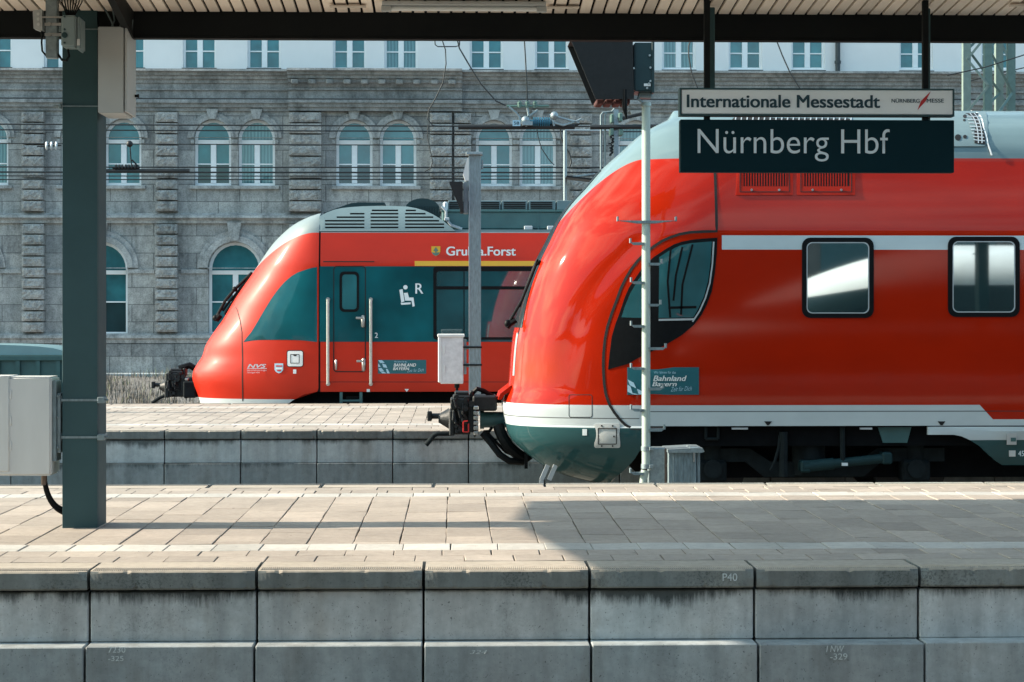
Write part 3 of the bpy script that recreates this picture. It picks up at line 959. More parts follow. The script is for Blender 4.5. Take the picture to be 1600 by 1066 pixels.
def paint(name, build, rough=.42, coat=.10, wob=.10, spec=.38, coat_rough=.12):
    """Glossy coach paint: build(n) returns the livery colour."""
    n = N(name)
    col = build(n)
    dirt = n.ramp(n.noise(2.2, 5, n.scale((.6, 1, 1))), [(.3, .90), (.7, 1.04)])
    col = n.mix(1.0, col, dirt, 'MULTIPLY')
    n.set(n.b.inputs['Coat IOR'], 1.5)
    n.bump(n.math('ADD', n.noise(1.5, 2, n.scale((.6, .6, 2.0))), n.math('MULTIPLY', n.noise(6, 2), .06)), wob, .03)
    return n.done(col, n.math('MULTIPLY_ADD', n.noise(3, 3), .10, rough - .05), spec=spec, coat=coat, coat_rough=coat_rough)

RED = (.47, .0180, .0030)
RED1 = (.37, .0125, .0005)
# ================================================================== front train
T1Y = 23.9
TIP1 = [(1061, 171), (1054, 173), (1043, 188), (1030, 195), (1018, 201), (1001, 211), (967, 241), (939, 266), (911, 297), (887, 323), (868, 350), (852, 381), (836.5, 411),
        (820.6, 452), (812, 480), (806, 505), (801, 530), (798, 560), (796, 590), (794, 604), (787, 620), (784, 633), (785, 640), (791, 671), (796, 682), (806, 693), (827, 711), (852, 728), (877, 739), (921, 751), (960, 762)]
out1 = []
for (x, y) in TIP1:
    v = P(x, y, T1Y); out1.append((v.z, v.x))
ZR1 = 3.36; ZT1 = P(0, 170, T1Y).z
def wz1(z):
    if z > ZR1: return 1.215 * math.sqrt(max(0, 1 - ((z - ZR1) / (ZT1 - ZR1)) ** 2))
    if z > 2.46: return 1.40 - .185 * ((z - 2.46) / (ZR1 - 2.46)) ** 1.35
    if z < .20: return 1.40 * max(.3, 1 - ((.20 - z) / .95) ** 2.0) ** .5
    return 1.40 - .02 * max(0, (1.1 - z)) ** 2
t1 = Shell(T1Y, out1, wz1, 1.75, 3.3)
# the cheek: a shallow hollow sweeping down between the nose and the cab door joint
_gx = pchip([(P(0, y, 22.7).z, P(x, 0, 22.7).x) for (x, y) in ((1045, 330), (1016, 355), (990, 382), (946, 427), (912, 480), (893, 530), (884, 580))])
_w0 = t1.W
def _w1(x, z):
    w_ = _w0(x, z)
    if not (.5 < z < 2.75) or w_ <= 0: return w_
    f = max(0.0, min(1.0, (z - .55) / .6)) * max(0.0, min(1.0, (2.75 - z) / .45))
    f = f * f * (3 - 2 * f)
    return w_ - .016 * f * math.exp(-((x - _gx(z)) / .14) ** 2) * min(1, w_ / .8)
t1.W = _w1
X1 = lambda px: P(px, 0, 22.5).x
Z1 = lambda py: P(0, py, 22.5).z
def livery1(n):
    x, y, z = n.xyz()
    red = RED1
    # grey roof, its edge sweeping down with the nose
    dx = n.math('MAXIMUM', n.math('SUBTRACT', P(1003, 0, 22.9).x, x), 0.0)
    edge = n.math('SUBTRACT', P(0, 244, 22.7).z, n.math('MULTIPLY', n.math('POWER', dx, 1.5), .78))
    c = n.mix(n.step(z, edge, .006), red, (.145, .215, .232))
    # white waist strip behind the cab
    m = n.math('MULTIPLY', n.step(x, X1(1128), .004), n.math('MULTIPLY', n.step(z, Z1(389), .004), n.step(Z1(366.5), z, .004)))
    c = n.mix(m, c, (.50, .58, .60))
    # white sole strip with its step down, grey below
    t = n.math('MULTIPLY_ADD', n.math('SUBTRACT', x, X1(1531)), 1 / (X1(1552) - X1(1531)), 0.0, clamp=True)
    zw = n.math('MULTIPLY_ADD', t, Z1(656) - Z1(633), Z1(635))
    c = n.mix(n.step(zw, z, .004), c, (.50, .55, .56))
    zg = n.math('MULTIPLY_ADD', n.step(x, X1(1250), .01), Z1(691) - Z1(671), Z1(671))
    c = n.mix(n.step(zg, z, .004), c, (.024, .078, .084))
    ln = n.math('MULTIPLY', n.step(n.math('MULTIPLY_ADD', n.step(x, X1(1000), .01), Z1(645) - Z1(656), Z1(656) + .006), z, .002), n.step(z, n.math('MULTIPLY_ADD', n.step(x, X1(1000), .01), Z1(645) - Z1(656), Z1(656) - .006), .002))
    c = n.mix(n.math('MULTIPLY', ln, .8), c, (.03, .035, .035))
    return c
M['livery1'] = paint('red_coach_paint', livery1, .50, .55, .045, .04, .05)
M['red'] = paint('red_panel_paint', lambda n: RED1, .5, .3, .06, .05, .05)
tr1 = thing('double_deck_train', 'large red double deck train front with grey roof standing behind the station sign', 'train', (P(1000, 0, 22.5).x, T1Y, GZ + .2))
zb1 = Z1(668)
zs = []
z = zb1
while z < ZR1: zs.append(z); z += .045
zs += [ZR1 + (ZT1 - ZR1) * math.sin(math.radians(a)) for a in range(0, 91, 5)]
body1 = t1.body('body', zs, 15.0, M['livery1'], tr1, nb=60)
zs = [zb1 - i * .022 for i in range(0, 38)][::-1]
xrf = pchip([(Z1(640), X1(1004)), (Z1(695), X1(1004)), (Z1(718), X1(995)), (Z1(739), X1(980)), (Z1(760), X1(962))])
zs = [q for q in zs if xrf(q) > t1.tip(q) + .05]
t1.body('nose_skirt', zs, 0, M['livery1'], tr1, nn=40, xr=xrf)
# flat lower skirt with the arch over the bogie
sk = [(1450, 667), (1450, 679.5), (1490, 679.5), (1503, 682), (1516, 688), (1530, 697), (1543, 709), (1555, 720), (1566, 727), (2100, 727), (2100, 667)]
t1.panel('side_skirt', sk, M['livery1'], tr1, off=.002, sp=.3, rim=.05)

# joint round the cab, cab window
J = [(1116.5, 240), (1117, 269), (1119.7, 361.5), (1098, 362), (1079, 363), (1062, 366), (1047, 371), (1034, 377), (1021, 385.5), (1008, 396), (996, 408), (986, 421), (977, 436.5), (970, 451), (964, 468), (956, 489), (949, 511), (945, 531), (943, 552), (942.5, 570), (943, 586), (944, 600), (946, 614), (949, 624), (952.5, 633), (960, 645), (968, 655), (977, 664), (987, 669.5), (1037, 669.5)]
t1.line('cab_joint', J, 4.2, M['gap'], tr1, off=.004)
O = [(1121, 371.5), (1098, 373), (1082, 374.5), (1066, 377.5), (1053, 382), (1040.6, 389), (1021, 402), (1002, 421), (983, 449), (976, 465), (968, 489), (961, 508), (955.6, 527), (952.5, 552), (950, 577.5), (980.6, 569), (1002.5, 556.6), (1022, 547.5), (1040, 539), (1065, 524), (1084, 508), (1096, 492.5), (1104, 477), (1112, 456), (1117, 427), (1120, 395)]
cw = t1.panel('cab_window', O, M['rubber'], tr1, off=.006)
gl = [(1030, 402), (1045, 392), (1062, 384), (1080, 380), (1112, 377.5), (1110, 410), (1106, 440), (1099, 465), (1090, 484), (1083, 496), (1029, 497)]
t1.panel('cab_pane', gl, M['cabglass'], cw, off=.010)
gl = [(1013, 418), (1013, 497), (971, 496), (976, 480), (985, 458), (998, 436)]
t1.panel('quarter_pane', gl, M['cabglass'], cw, off=.010)
t1.line('silver_trim', [(1115, 378), (1113, 412), (1109, 442), (1102, 466), (1093, 486), (1082, 503)], 2.2, M['silver'], cw, off=.014)
t1.line('sill', [(1029, 500), (1084, 499)], 3, M['silver'], cw, off=.013)
# things seen inside the cab, standing on the desk line
for q in ([(1048, 388), (1043, 440), (1047, 496)], [(1066, 386), (1056, 430), (1052, 470)], [(1082, 382), (1066, 445), (1064, 492)]):
    t1.line('blind_cord', q, 3.2, M['rubber'], cw, off=.0125)
t1.line('desk_edge', [(1044, 481), (1088, 480)], 4, M['rubber'], cw, off=.0125)

# passenger windows
def train_window(x0, y0, x1, y1):
    wn = t1.panel('window', rrect(x0, y0, x1, y1, 13), M['rubber'], tr1, off=.012, sp=.2, holes=[rrect(x0 + 7, y0 + 7, x1 - 7, y1 - 7, 9)], rim=.03)
    t1.panel('window_trim', rrect(x0 + 6, y0 + 6, x1 - 6, y1 - 6, 10), M['silver'], wn, off=.010, sp=.2, holes=[rrect(x0 + 8.6, y0 + 8.6, x1 - 8.6, y1 - 8.6, 8)], rim=.02)
    t1.panel('pane', rrect(x0 + 7.6, y0 + 7.6, x1 - 7.6, y1 - 7.6, 9), M['glass'], wn, off=.005, sp=.25, rim=.01)
train_window(1253, 371.5, 1365, 497)
train_window(1481, 370, 1593, 495.5)

# ventilation grilles above the cab joint
for (xa, xb) in ((1150, 1239), (1245, 1336)):
    v = t1.panel('vent_grille', [(xa, 222), (xb, 222), (xb, 305), (xa, 305)], M['red'], tr1, off=.012, sp=.1, holes=[[(xa + 9, 230), (xb - 9, 230), (xb - 9, 291), (xa + 9, 291)]], rim=.02)
    t1.panel('grille_back', [(xa + 8, 229), (xb - 8, 229), (xb - 8, 292), (xa + 8, 292)], M['gap'], v, off=.003, sp=.2, rim=0)
    g = G()
    k = xa + 10.5
    while k < xb - 10:
        a, b = t1.at(k, 291), t1.at(k, 230)
        ya, yb = t1.yc - t1.W(*a) - .008, t1.yc - t1.W(*b) - .008
        g.bar((a[0], ya, a[1]), (b[0], yb, b[1]), .013, .012, up=(0, 1, 0))
        k += 4.2
    g.build('grille_bars', M['red'], v)
    t1.line('frame_edge', [(xa + 6, 228), (xa + 6, 300), (xb - 6, 300), (xb - 6, 228)], 1.2, M['gap'], v, off=.0145)
    g = G()
    for k in (xa + 24, xb - 22):
        a = t1.at(k, 297); ya = t1.yc - t1.W(*a) - .012
        g.cyl((a[0], ya, a[1]), (a[0], ya - .012, a[1]), .014, n=10)
    g.build_each('screw', M['steel'], v, 40)

# windscreen, headlamp and wiper on the front
def front_patch(name, z0, z1, f0, f1, m, off, nz=24, nf=14, taper=0.0):
    """A patch wrapped round the nose between two heights; f is the share of the half width."""
    g = G(); bm = g.bm; grid = []
    for i in range(nz + 1):
        z = z0 + (z1 - z0) * i / nz
        row = []
        for j in range(nf + 1):
            f = (f0 + (f1 - f0) * j / nf) * (1 - taper * i / nz)
            s = t1.L * (1 - (1 - abs(f) ** t1.q) ** .5)
            x = t1.tip(z) + s
            y = t1.yc - t1.wz(z) * f
            row.append(bm.verts.new((x - off * .8, y - off * .35 * (1 if f > 0 else -1), z + off * .4)))
        grid.append(row)
    for a, b in zip(grid, grid[1:]):
        for j in range(nf): bm.faces.new((a[j], a[j + 1], b[j + 1], b[j]))
    r = bmesh.ops.extrude_edge_only(bm, edges=[e for e in bm.edges if len(e.link_faces) == 1])
    for v in [v for v in r['geom'] if isinstance(v, bmesh.types.BMVert)]: v.co.x += .05
    return g.build(name, m, tr1, 40)
zc = lambda py: P(0, py, T1Y).z
front_patch('windscreen', zc(512), zc(268), -.46, .46, M['screen'], .008, 40, taper=.42)
front_patch('headlight', zc(586), zc(520), .34, .40, M['bluegrey'], .006)
front_patch('headlight', zc(586), zc(520), -.40, -.34, M['bluegrey'], .006)
wp = G()
pp = lambda x, y: P(x, y, T1Y - .55)
wp.tube([pp(806, 500), pp(797, 506), pp(792, 512)], .035, 8)
wp.tube([pp(795, 505), pp(815, 470), pp(833, 425), pp(838, 412)], .018, 8)
wp.tube([pp(840, 405), pp(826, 440), pp(812, 480)], .013, 6)
wp.ball(pp(793, 506), .04, sc=(1, 1, 1.3))
wp.tube([pp(837, 414), pp(845, 408)], .02, 6)
wp.build('wiper', M['rubber'], tr1, 40)
t1.line('hatch_outline', rrect(889, 617, 925, 652, 3), 1.0, M['gap'], tr1, off=.002, closed=True)
hb = t1.panel('fuel_hatch', rrect(928.5, 662, 969, 700, 3), M['greige'], tr1, off=.012, sp=.12, rim=.02)
t1.line('hatch_door', rrect(934.5, 669, 963, 694, 1), 1.3, M['gap'], hb, off=.0145, closed=True)
g = G()
for q in ((959, 682), (940, 665.5), (957, 665.5), (940, 697), (957, 697)):
    a = t1.at(*q); ya = t1.yc - t1.W(*a) - .012; g.cyl((a[0], ya, a[1]), (a[0], ya - .008, a[1]), .010, n=8)
g.build_each('bolt', M['gap'], hb)
t1.panel('small_sticker', [(910, 670.5), (917, 670.5), (917, 680.5), (910, 680.5)], M['letter'], tr1, off=.005, rim=.004)
# teal sticker on the side
st = t1.panel('slogan_sticker', [(980, 574), (1092, 574), (1092, 617), (980, 617)], M['teal'], tr1, off=.009, sp=.06, rim=.012)
for q in ([(980.5, 593), (990, 598), (994, 607), (984, 602)], [(980.5, 601), (985, 604), (989, 616.5), (980.5, 612)], [(995, 607.5), (1005, 612), (1007, 616.5), (998, 616.5)], [(988, 614), (998, 616.5), (990, 616.5)]):
    t1.panel('diamond', q, M['palediamond'], st, off=.012, rim=.003)
ys = t1.yc - 1.40 - .013
txt('lettering', 'Wir fahren für das', (1021.5, 580, 1056, 584), ys, M['palediamond'], st, .0)
txt('lettering', 'Bahnland', (1020.5, 587, 1073, 595.6), ys, M['white'], st, .02, .25)
txt('lettering', 'Bayern', (1019, 596.5, 1057.5, 606), ys, M['white'], st, .02, .25)
txt('lettering', 'Zeit für Dich', (1048, 605, 1081, 612), ys, M['palediamond'], st, -.008, .35, lean=.05)
# small marks on the sole strip
for px in (1200, 1471):
    t1.panel('jacking_mark', [(px - 6, 658.5), (px + 6, 658.5), (px + 1.5, 664.5), (px - 1.5, 664.5)], M['gap'], tr1, off=.006, rim=.004)
sb = t1.panel('data_plate', [(1573, 677), (1588, 677), (1588, 695), (1573, 695)], M['silver'], tr1, off=.008, rim=.004)
t1.panel('plate_field', [(1579, 684), (1587, 684), (1587, 690), (1579, 690)], M['tealgrey'], sb, off=.011, rim=.003)
t1.panel('brake_mark', [(1576.5, 704), (1586.5, 704), (1586.5, 713.5), (1576.5, 713.5)], M['letter'], tr1, off=.008, rim=.004)
txt('fleet_number', '45', (1591, 704.5, 1600, 713), t1.yc - 1.40 - .01, M['letter'], tr1, .0)
# roof grilles
def roof_at(px, py):
    z = P(0, py, 22.9).z
    for _ in range(10): z = P(0, py, T1Y - wz1(z)).z
    return z
g = G()
ra = lambda px, py: Vector((P(px, py, T1Y - wz1(roof_at(px, py))).x, T1Y - wz1(roof_at(px, py)) - .02, roof_at(px, py) + .02))
t1.panel('roof_hatch', rrect(1440, 174, 1541, 229, 6), M['roofgrey'], tr1, off=.02, sp=.06, rim=.03)
t1.panel('roof_mesh', [(1508, 177), (1528, 177), (1539, 226), (1522, 224)], M['gap'], tr1, off=.028, sp=.06, rim=.01)
for k in range(1, 9):
    a = k / 9
    t1.line('mesh_wire', [(1508 + 14 * a, 177 + 47 * a), (1528 + 11 * a, 177 + 49 * a)], 1.4, M['silver'], tr1, off=.032)
for k in (1, 2): t1.line('mesh_wire', [(1508 + 20 * k / 3, 177), (1522 + 17 * k / 3, 224)], 1.4, M['silver'], tr1, off=.032)
t1.line('roof_joint', [(1520, 172), (1527, 176), (1536, 200), (1543, 226), (1549, 243)], 2.2, M['white'], tr1, off=.022)
for (x, y, r) in ((1496, 215, 5), (1507, 214, 3), (1507, 182, 3), (1506, 188, 2)):
    t1.panel('roof_port', [(x + r * math.cos(a * .785), y + r * math.sin(a * .785)) for a in range(8)], M['gap'], tr1, off=.026, rim=.005)
t1.panel('roof_mesh', [(1150, 176), (1332, 176), (1332, 192), (1140, 192)], M['gap'], tr1, off=.01, sp=.1, rim=.01)
for k in range(1150, 1332, 9): t1.line('mesh_bar', [(k, 176), (k - 2, 192)], 1.6, M['silver'], tr1, off=.02)

# underframe and bogies
g = G()
g.box(X1(1010), 14.8, 22.95, 24.85, -.42, zb1 + .01)
g.box(X1(1010), 14.8, 22.62, 22.95, -.02, zb1 + .0)
g.build('underframe', M['underframe'], tr1)
def wheelset(parent, x, yc, r, half, wm):
    wg = G()
    for s in (-1, 1):
        y = yc + s * half
        wg.tube([(x, y - .065, GZ + .2 + r), (x, y + .0, GZ + .2 + r), (x, y + .065, GZ + .2 + r)], [r, r, r], 28)
        wg.cyl((x, y - .09, GZ + .2 + r), (x, y + .09, GZ + .2 + r), r * .38, n=16)
    wg.cyl((x, yc - half, GZ + .2 + r), (x, yc + half, GZ + .2 + r), .09, n=12)
    return wg.build('wheelset', wm, parent, 35)
def bogie(parent, xa, xb, yc, name='bogie'):
    g = G(); xm = (xa + xb) / 2
    for s in (-1, 1):
        y = yc + s * 1.02
        g.prism([(xa - .35, -.22), (xa + .4, -.22), (xa + .62, -.40), (xb - .62, -.40), (xb - .4, -.22), (xb + .35, -.22), (xb + .35, -.06), (xb - .45, -.06), (xb - .7, -.22), (xa + .7, -.22), (xa + .45, -.06), (xa - .35, -.06)], y - .07, y + .07)
        for x in (xa, xb):
            g.box(x - .17, x + .17, y - .13, y + .13, -.46, -.20, .03)
            g.cyl((x, y, -.22), (x, y, .06), .12, n=14)
            g.cyl((x, y - .16, -.30), (x, y - .13, -.30), .11, n=16)
        g.cyl((xm - .05, y, -.38), (xm - .05, y, .10), .20, n=18)
    g.box(xm - .45, xm + .35, yc - 1.0, yc + 1.0, -.36, -.26)
    o = g.build(name, M['bogie'], parent, 35)
    for x in (xa, xb): wheelset(o, x, yc, .44, .75, M['iron'])
    return o
b1 = bogie(tr1, X1(1118), X1(1440), T1Y)
g = G()
a, b = P(1258, 729, 22.62), P(1385, 716, 22.62)
g.cyl(a, b, .055, n=14); g.cyl(a - (b - a) * .02, a + (b - a) * .35, .068, n=14)
for q in (a, b): g.box(q.x - .06, q.x + .06, 22.56, 22.9, q.z - .07, q.z + .07, .02)
g.build('yaw_damper', mat('damper_paint', (.010, .034, .038), .6, spec=.2), b1, 35)
g = G(); p = P(1320, 726, 22.55); g.box(p.x - .035, p.x + .035, 22.545, 22.56, p.z - .015, p.z + .02); g.build('damper_label', M['letter'], b1)
g = G()
a = P(1372, 668, 22.6); b = P(1424, 692, 22.6)
g.prism([(a.x, a.z), (b.x, a.z), (b.x - .05, b.z), (a.x + .06, b.z)], 22.6, 22.8)
g.build('equipment_box', M['tealgrey'], tr1)
g = G()
for px in (1103, 1122): g.tube([P(px, 668, 22.6), P(px, 686, 22.6)], .018, 8)
g.tube([P(1103, 686, 22.6), P(1122, 686, 22.6)], .018, 8)
q = [P(1219, 680, 22.6), P(1217, 700, 22.6), P(1211, 720, 22.6), P(1204, 735, 22.6)]
g.tube(q, .02, 8); g.tube([P(1316, 668, 22.6), P(1317, 726, 22.6)], .03, 8)
g.tube([P(1224, 675, 22.6), P(1224, 745, 22.6)], .05, 8)
g.build_each('pipe', M['bogie'], tr1, 40)
g = G()
for (x0, x1) in ((1143, 1168), (1343, 1362)):
    a, b = P(x0, 668, 22.55), P(x1, 671, 22.55)
    g.box(a.x, b.x, 22.52, 22.56, b.z, a.z - .002)
g.build_each('drain_lip', M['silver'], tr1)

# coupler
def coupler(parent, yc, box, tubepx, tail, hoses, mats, front):
    """Automatic coupler: head block, face cone, drawbar, teeth, cables. Pixel boxes give its outline on the centre plane."""
    q = lambda x, y, dy=0: P(x, y, yc) + Vector((0, dy, 0))
    x0, y0, x1, y1 = box
    W_, H_ = x1 - x0, y1 - y0
    g = G()
    def bx(a, b, c, d, dy0, dy1, bev=.012, mi=0):
        p, r = q(x0 + W_ * a, y0 + H_ * d), q(x0 + W_ * c, y0 + H_ * b)
        g.box(p.x, r.x, yc + dy0, yc + dy1, p.z, r.z, bev, mi)
    bx(.00, .42, .18, .97, -.30, .30)
    bx(.12, .10, .72, .95, -.22, .24)
    bx(.04, .16, .66, .40, -.30, .20)
    bx(.18, .02, .66, .14, -.18, .18)
    bx(.62, .32, .88, .90, -.26, .26)
    bx(.82, .30, .90, 1.0, -.30, .30)
    bx(.30, .50, .48, .66, -.28, -.2)
    bx(.16, .64, .30, .92, -.29, -.2)
    bx(.70, .00, .82, .26, -.16, .10)
    p = q(x0 - W_ * .01, y0 + H_ * .62)
    g.cyl(p, p - Vector((.13, 0, 0)), .13, .05, 14); g.cyl(p - Vector((.1, 0, -.03)), p - Vector((.22, 0, -.03)), .035, n=10)
    g.box(p.x - .27, p.x - .21, yc - .06, yc + .06, p.z - .03, p.z + .09, .01)
    rnd = random.Random(8)
    for k in range(10):
        a = (x0 + W_ * rnd.uniform(.1, .75), y0 + H_ * rnd.uniform(.1, .9))
        c = q(*a, -.27)
        g.cyl(c, c + Vector((0, -.05, 0)), rnd.uniform(.02, .045), n=10)
    for k in range(6):
        a = (x0 + W_ * rnd.uniform(.1, .5), y0 + H_ * rnd.uniform(.15, .5))
        b = (a[0] + W_ * rnd.uniform(.05, .3), a[1] + H_ * rnd.uniform(.05, .4))
        m_ = ((a[0] + b[0]) / 2 - 3, (a[1] + b[1]) / 2 + 4)
        g.tube([q(*a, -.3), q(*m_, -.33), q(*b, -.3)], .014, 6)
    for k in range(6):
        c = q(x0 + W_ * .90, y0 + H_ * (.36 + .11 * k), -.27)
        g.box(c.x - .03, c.x + .03, c.y - .05, c.y + .3, c.z - .022, c.z + .022, .006, 1)
    head = g.build('coupler', mats[:2], parent, 35)
    g = G(); a, b = tubepx
    g.cyl(q(*a), q(*b), abs(q(0, a[1]).z - q(0, a[1] + 12.5).z), n=24); g.cyl(q(*a), q(*a) + Vector((.05, 0, 0)), abs(q(0, 0).z - q(0, 14.5).z), n=24)
    g.build('drawbar', M['tealgrey'] if front else M['iron'], head, 35)
    g = G(); g.tube([q(*p, -.2) for p in tail], .03, 10); g.build('uncoupling_lever', M['bogie'], head, 40)
    g = G()
    for hs, r in hoses: g.tube([q(*p, dy) for (*p, dy) in hs], r, 8)
    g.build_each('hose', M['rubber'], head, 40)
    return head
hoses = [([(754, 676, -.15), (766, 690, -.2), (780, 708, -.25), (795, 718, -.25), (815, 720, -.2), (828, 712, -.1)], .045),
         ([(760, 674, -.1), (775, 690, -.15), (790, 705, -.15), (806, 712, -.1)], .02),
         ([(778, 664, -.2), (784, 680, -.25), (794, 696, -.25), (808, 708, -.2), (822, 717, -.15)], .07),
         ([(768, 668, -.1), (764, 673, -.15), (756, 674, -.1)], .02),
         ([(738, 614, -.1), (745, 607, -.12), (755, 610, -.1), (768, 618, -.08), (780, 626, -.05)], .03)]
cp = coupler(tr1, T1Y, (702, 610, 748, 681), ((750, 656), (796, 656)), [(703, 676), (684, 676), (678, 679), (666, 694)], hoses, [M['iron'], M['steel']], True)
g = G()
c = lambda x, y: P(x, y, T1Y - .34)
for q in ((724, 659, 724, 675), (732, 662, 732, 675)): g.tube([c(q[0], q[1]), c(q[2], q[3])], .008, 6)
for q in ((724, 659, 731, 658), (724, 675, 732, 675)): g.tube([c(q[0], q[1]), c(q[2], q[3])], .008, 6)
g.ball(P(757, 631, T1Y - .2), .02)
g.build('red_handle', M['redmark'], cp)
g = G(); g.box(P(738, 0, T1Y).x, P(776, 0, T1Y).x, T1Y - .25, T1Y + .25, P(0, 642, T1Y).z, P(0, 618, T1Y).z, .02); g.build('coupler_support', M['iron'], cp)
g = G(); g.box(P(818, 0, T1Y).x, P(823, 0, T1Y).x, T1Y - .35, T1Y - .3, P(0, 731, T1Y).z, P(0, 706, T1Y).z); g.build('hose_bracket', M['rubber'], cp)
g = G()
fl = [P(*q, T1Y) for q in ((797, 600), (789, 606), (780, 613), (777, 622), (782, 622), (787, 614), (797, 609))]
g.prism([(v.x, v.z) for v in fl], T1Y - .5, T1Y + .5); g.build('coupler_flap', M['red'], tr1)
g = G()
for (a, b, wd) in (((846, 750), (856, 727), .05), ((858, 750), (868, 727), .07)):
    g.bar(P(*a, 23.0), P(*b, 23.0), wd, .05)
g.bar(P(846, 750, 23.0) - Vector((0, 0, .25)), P(846, 750, 23.0), .05, .05)
g.build('rail_guard', M['silver'], tr1)

# ================================================================== second train
T2Y = 34.85
TIP2 = [(560, 322), (530, 326), (497.5, 337), (479, 344), (462, 352.5), (444.7, 366), (427.4, 383.7), (413.5, 403), (396, 429), (378.8, 453), (365, 474), (351, 498), (333.7, 522.5), (323, 540), (318, 556),
        (309.4, 569), (303.5, 581), (302.5, 590), (305, 602), (309.4, 613), (314.6, 629), (318, 640)]
out2 = []
for (x, y) in TIP2:
    v = P(x, y, T2Y); out2.append((v.z, v.x))
ZR2 = P(0, 362, 33.5).z; ZT2 = P(0, 322, T2Y).z
def wz2(z):
    if z > ZR2: return 1.33 * math.sqrt(max(0, 1 - ((z - ZR2) / (ZT2 - ZR2)) ** 2))
    if z > 2.38: return 1.42 - .09 * ((z - 2.38) / (ZR2 - 2.38)) ** 1.3
    if z < .7: return 1.42 - .10 * ((.7 - z) / 1.0) ** 1.6
    return 1.42
t2 = Shell(T2Y, out2, wz2, 2.3, 2.7, 1.42)
t2.xflat = P(497.5, 0, 33.45).x
X2 = lambda px: P(px, 0, 33.45).x
Z2 = lambda py: P(0, py, 33.45).z
def livery2(n):
    x, y, z = n.xyz()
    dx = n.math('MAXIMUM', n.math('SUBTRACT', P(492, 0, 33.7).x, x), 0.0)
    edge = n.math('SUBTRACT', P(0, 363, 33.5).z, n.math('MULTIPLY', n.math('POWER', dx, 1.7), .52))
    c = n.mix(n.step(z, edge, .008), RED, (.20, .25, .262))
    c = n.mix(n.step(Z2(625), z, .006), c, (.56, .60, .60))
    return c
M['livery2'] = paint('red_railcar_paint', livery2, .48, .12, .08, .26)
tr2 = thing('railcar', 'red regional railcar with dark window band at the far platform', 'train', (X2(520), T2Y, GZ + .2))
zs = []
z = Z2(640)
while z < ZR2: zs.append(z); z += .05
zs += [ZR2 + (ZT2 - ZR2) * math.sin(math.radians(a)) for a in range(0, 91, 6)]
# nose, cut along the rising skirt line; the car behind it
xcut = X2(497.5)
zs_low = [q for q in zs if t2.tip(q) < t2.xflat - .04]
t2.body('nose', zs_low, xcut, M['livery2'], tr2, nn=48, xr=pchip([(Z2(640), X2(446)), (Z2(629), X2(453)), (Z2(622), X2(466)), (Z2(616), X2(478)), (Z2(612.5), X2(496)), (Z2(611), xcut), (9, xcut + .01), (10, xcut + .01)]))
g = G()
prof = []
for z in [Z2(613)] + [q for q in zs if q > Z2(613) and q < ZR2] + [ZR2]: prof.append((T2Y - wz2(z), z))
prof += [(T2Y - 1.1, ZR2 + .02), (T2Y + 1.1, ZR2 + .02)]
full = prof + [(2 * T2Y - y, z) for (y, z) in prof[::-1][2:]]
g.extr_x(full, xcut + .035, 16)
g.build('body', M['livery2'], tr2, 30)
g = G(); g.extr_x([(T2Y + (y - T2Y) * .97, z) for (y, z) in full], xcut - .02, xcut + .06); g.build('gangway_joint', M['gap'], tr2)
t2.wz_full = wz2
bandpx = [(380.5, 534.5), (386, 527), (392.7, 519), (403, 502), (413.5, 484), (424, 467), (434, 453), (444, 441.5), (455, 432), (465, 426), (476, 422), (486, 419), (495.5, 417.5), (495.5, 534.5)]
t2.panel('dark_band', bandpx, M['darkband'], tr2, off=.005, sp=.10)
t2.panel('dark_band', [(499.5, 416.3), (1100, 416.3), (1100, 534.3), (499.5, 534.3)], M['darkband'], tr2, off=.005, sp=.5)
t2.line('bonnet_joint', [(365, 472), (371, 485), (375, 500), (378, 519), (379, 560), (379.3, 627)], 1.6, M['gap'], tr2)
t2.line('body_seam', [(499, 597), (1000, 597)], .8, M['gap'], tr2, off=.002)
t2.line('upper_seam', [(505, 409), (585, 409)], 1.6, M['gap'], tr2, off=.002)
dr = t2.line('door', rrect(521.5, 416.5, 571, 581, 5), 1.6, M['gap'], tr2, off=.0065, closed=True)
t2.panel('door_window', rrect(530.5, 424.5, 561, 487.5, 7), M['rubber'], dr, off=.014, sp=.2, holes=[rrect(534.5, 429, 557.5, 483.5, 5)])
t2.panel('door_pane', rrect(533.5, 428, 558.5, 484.5, 5), M['bglass'], dr, off=.008, sp=.2)
def rail2(px, y0, y1, r=.028):
    a, b = P(px, y0, T2Y - 1.50), P(px, y1, T2Y - 1.50)
    g = G(); g.cyl(a, b, r, n=10)
    for c in (a, b): g.cyl((c.x, T2Y - 1.50, c.z), (c.x, T2Y - 1.40, c.z), r * 1.25, n=10)
    return g.build('handrail', M['steel'], tr2, 40)
rail2(512.3, 468, 600); rail2(579.3, 468, 600)
def handle2(x, y, lev, hgt):
    a = P(x, y, T2Y - 1.46)
    g = G(); g.box(a.x - .032, a.x + .032, T2Y - 1.46, T2Y - 1.41, a.z - hgt, a.z + hgt * .8, .02)
    b = P(x - 11, lev, T2Y - 1.49); c = P(x, lev, T2Y - 1.49)
    g.box(b.x, c.x, T2Y - 1.50, T2Y - 1.47, b.z - .02, b.z + .02, .006)
    g.build('door_handle', M['steel'], dr, 40)
handle2(567, 501, 497, .12); handle2(568, 569, 564.5, .13)
a = P(525, 570, T2Y - 1.46); g = G(); g.box(a.x - .018, a.x + .018, T2Y - 1.46, T2Y - 1.41, a.z - .09, a.z + .09, .01); g.build('grip', M['steel'], dr, 40)
y2 = T2Y - 1.42 - .010
seat = G()
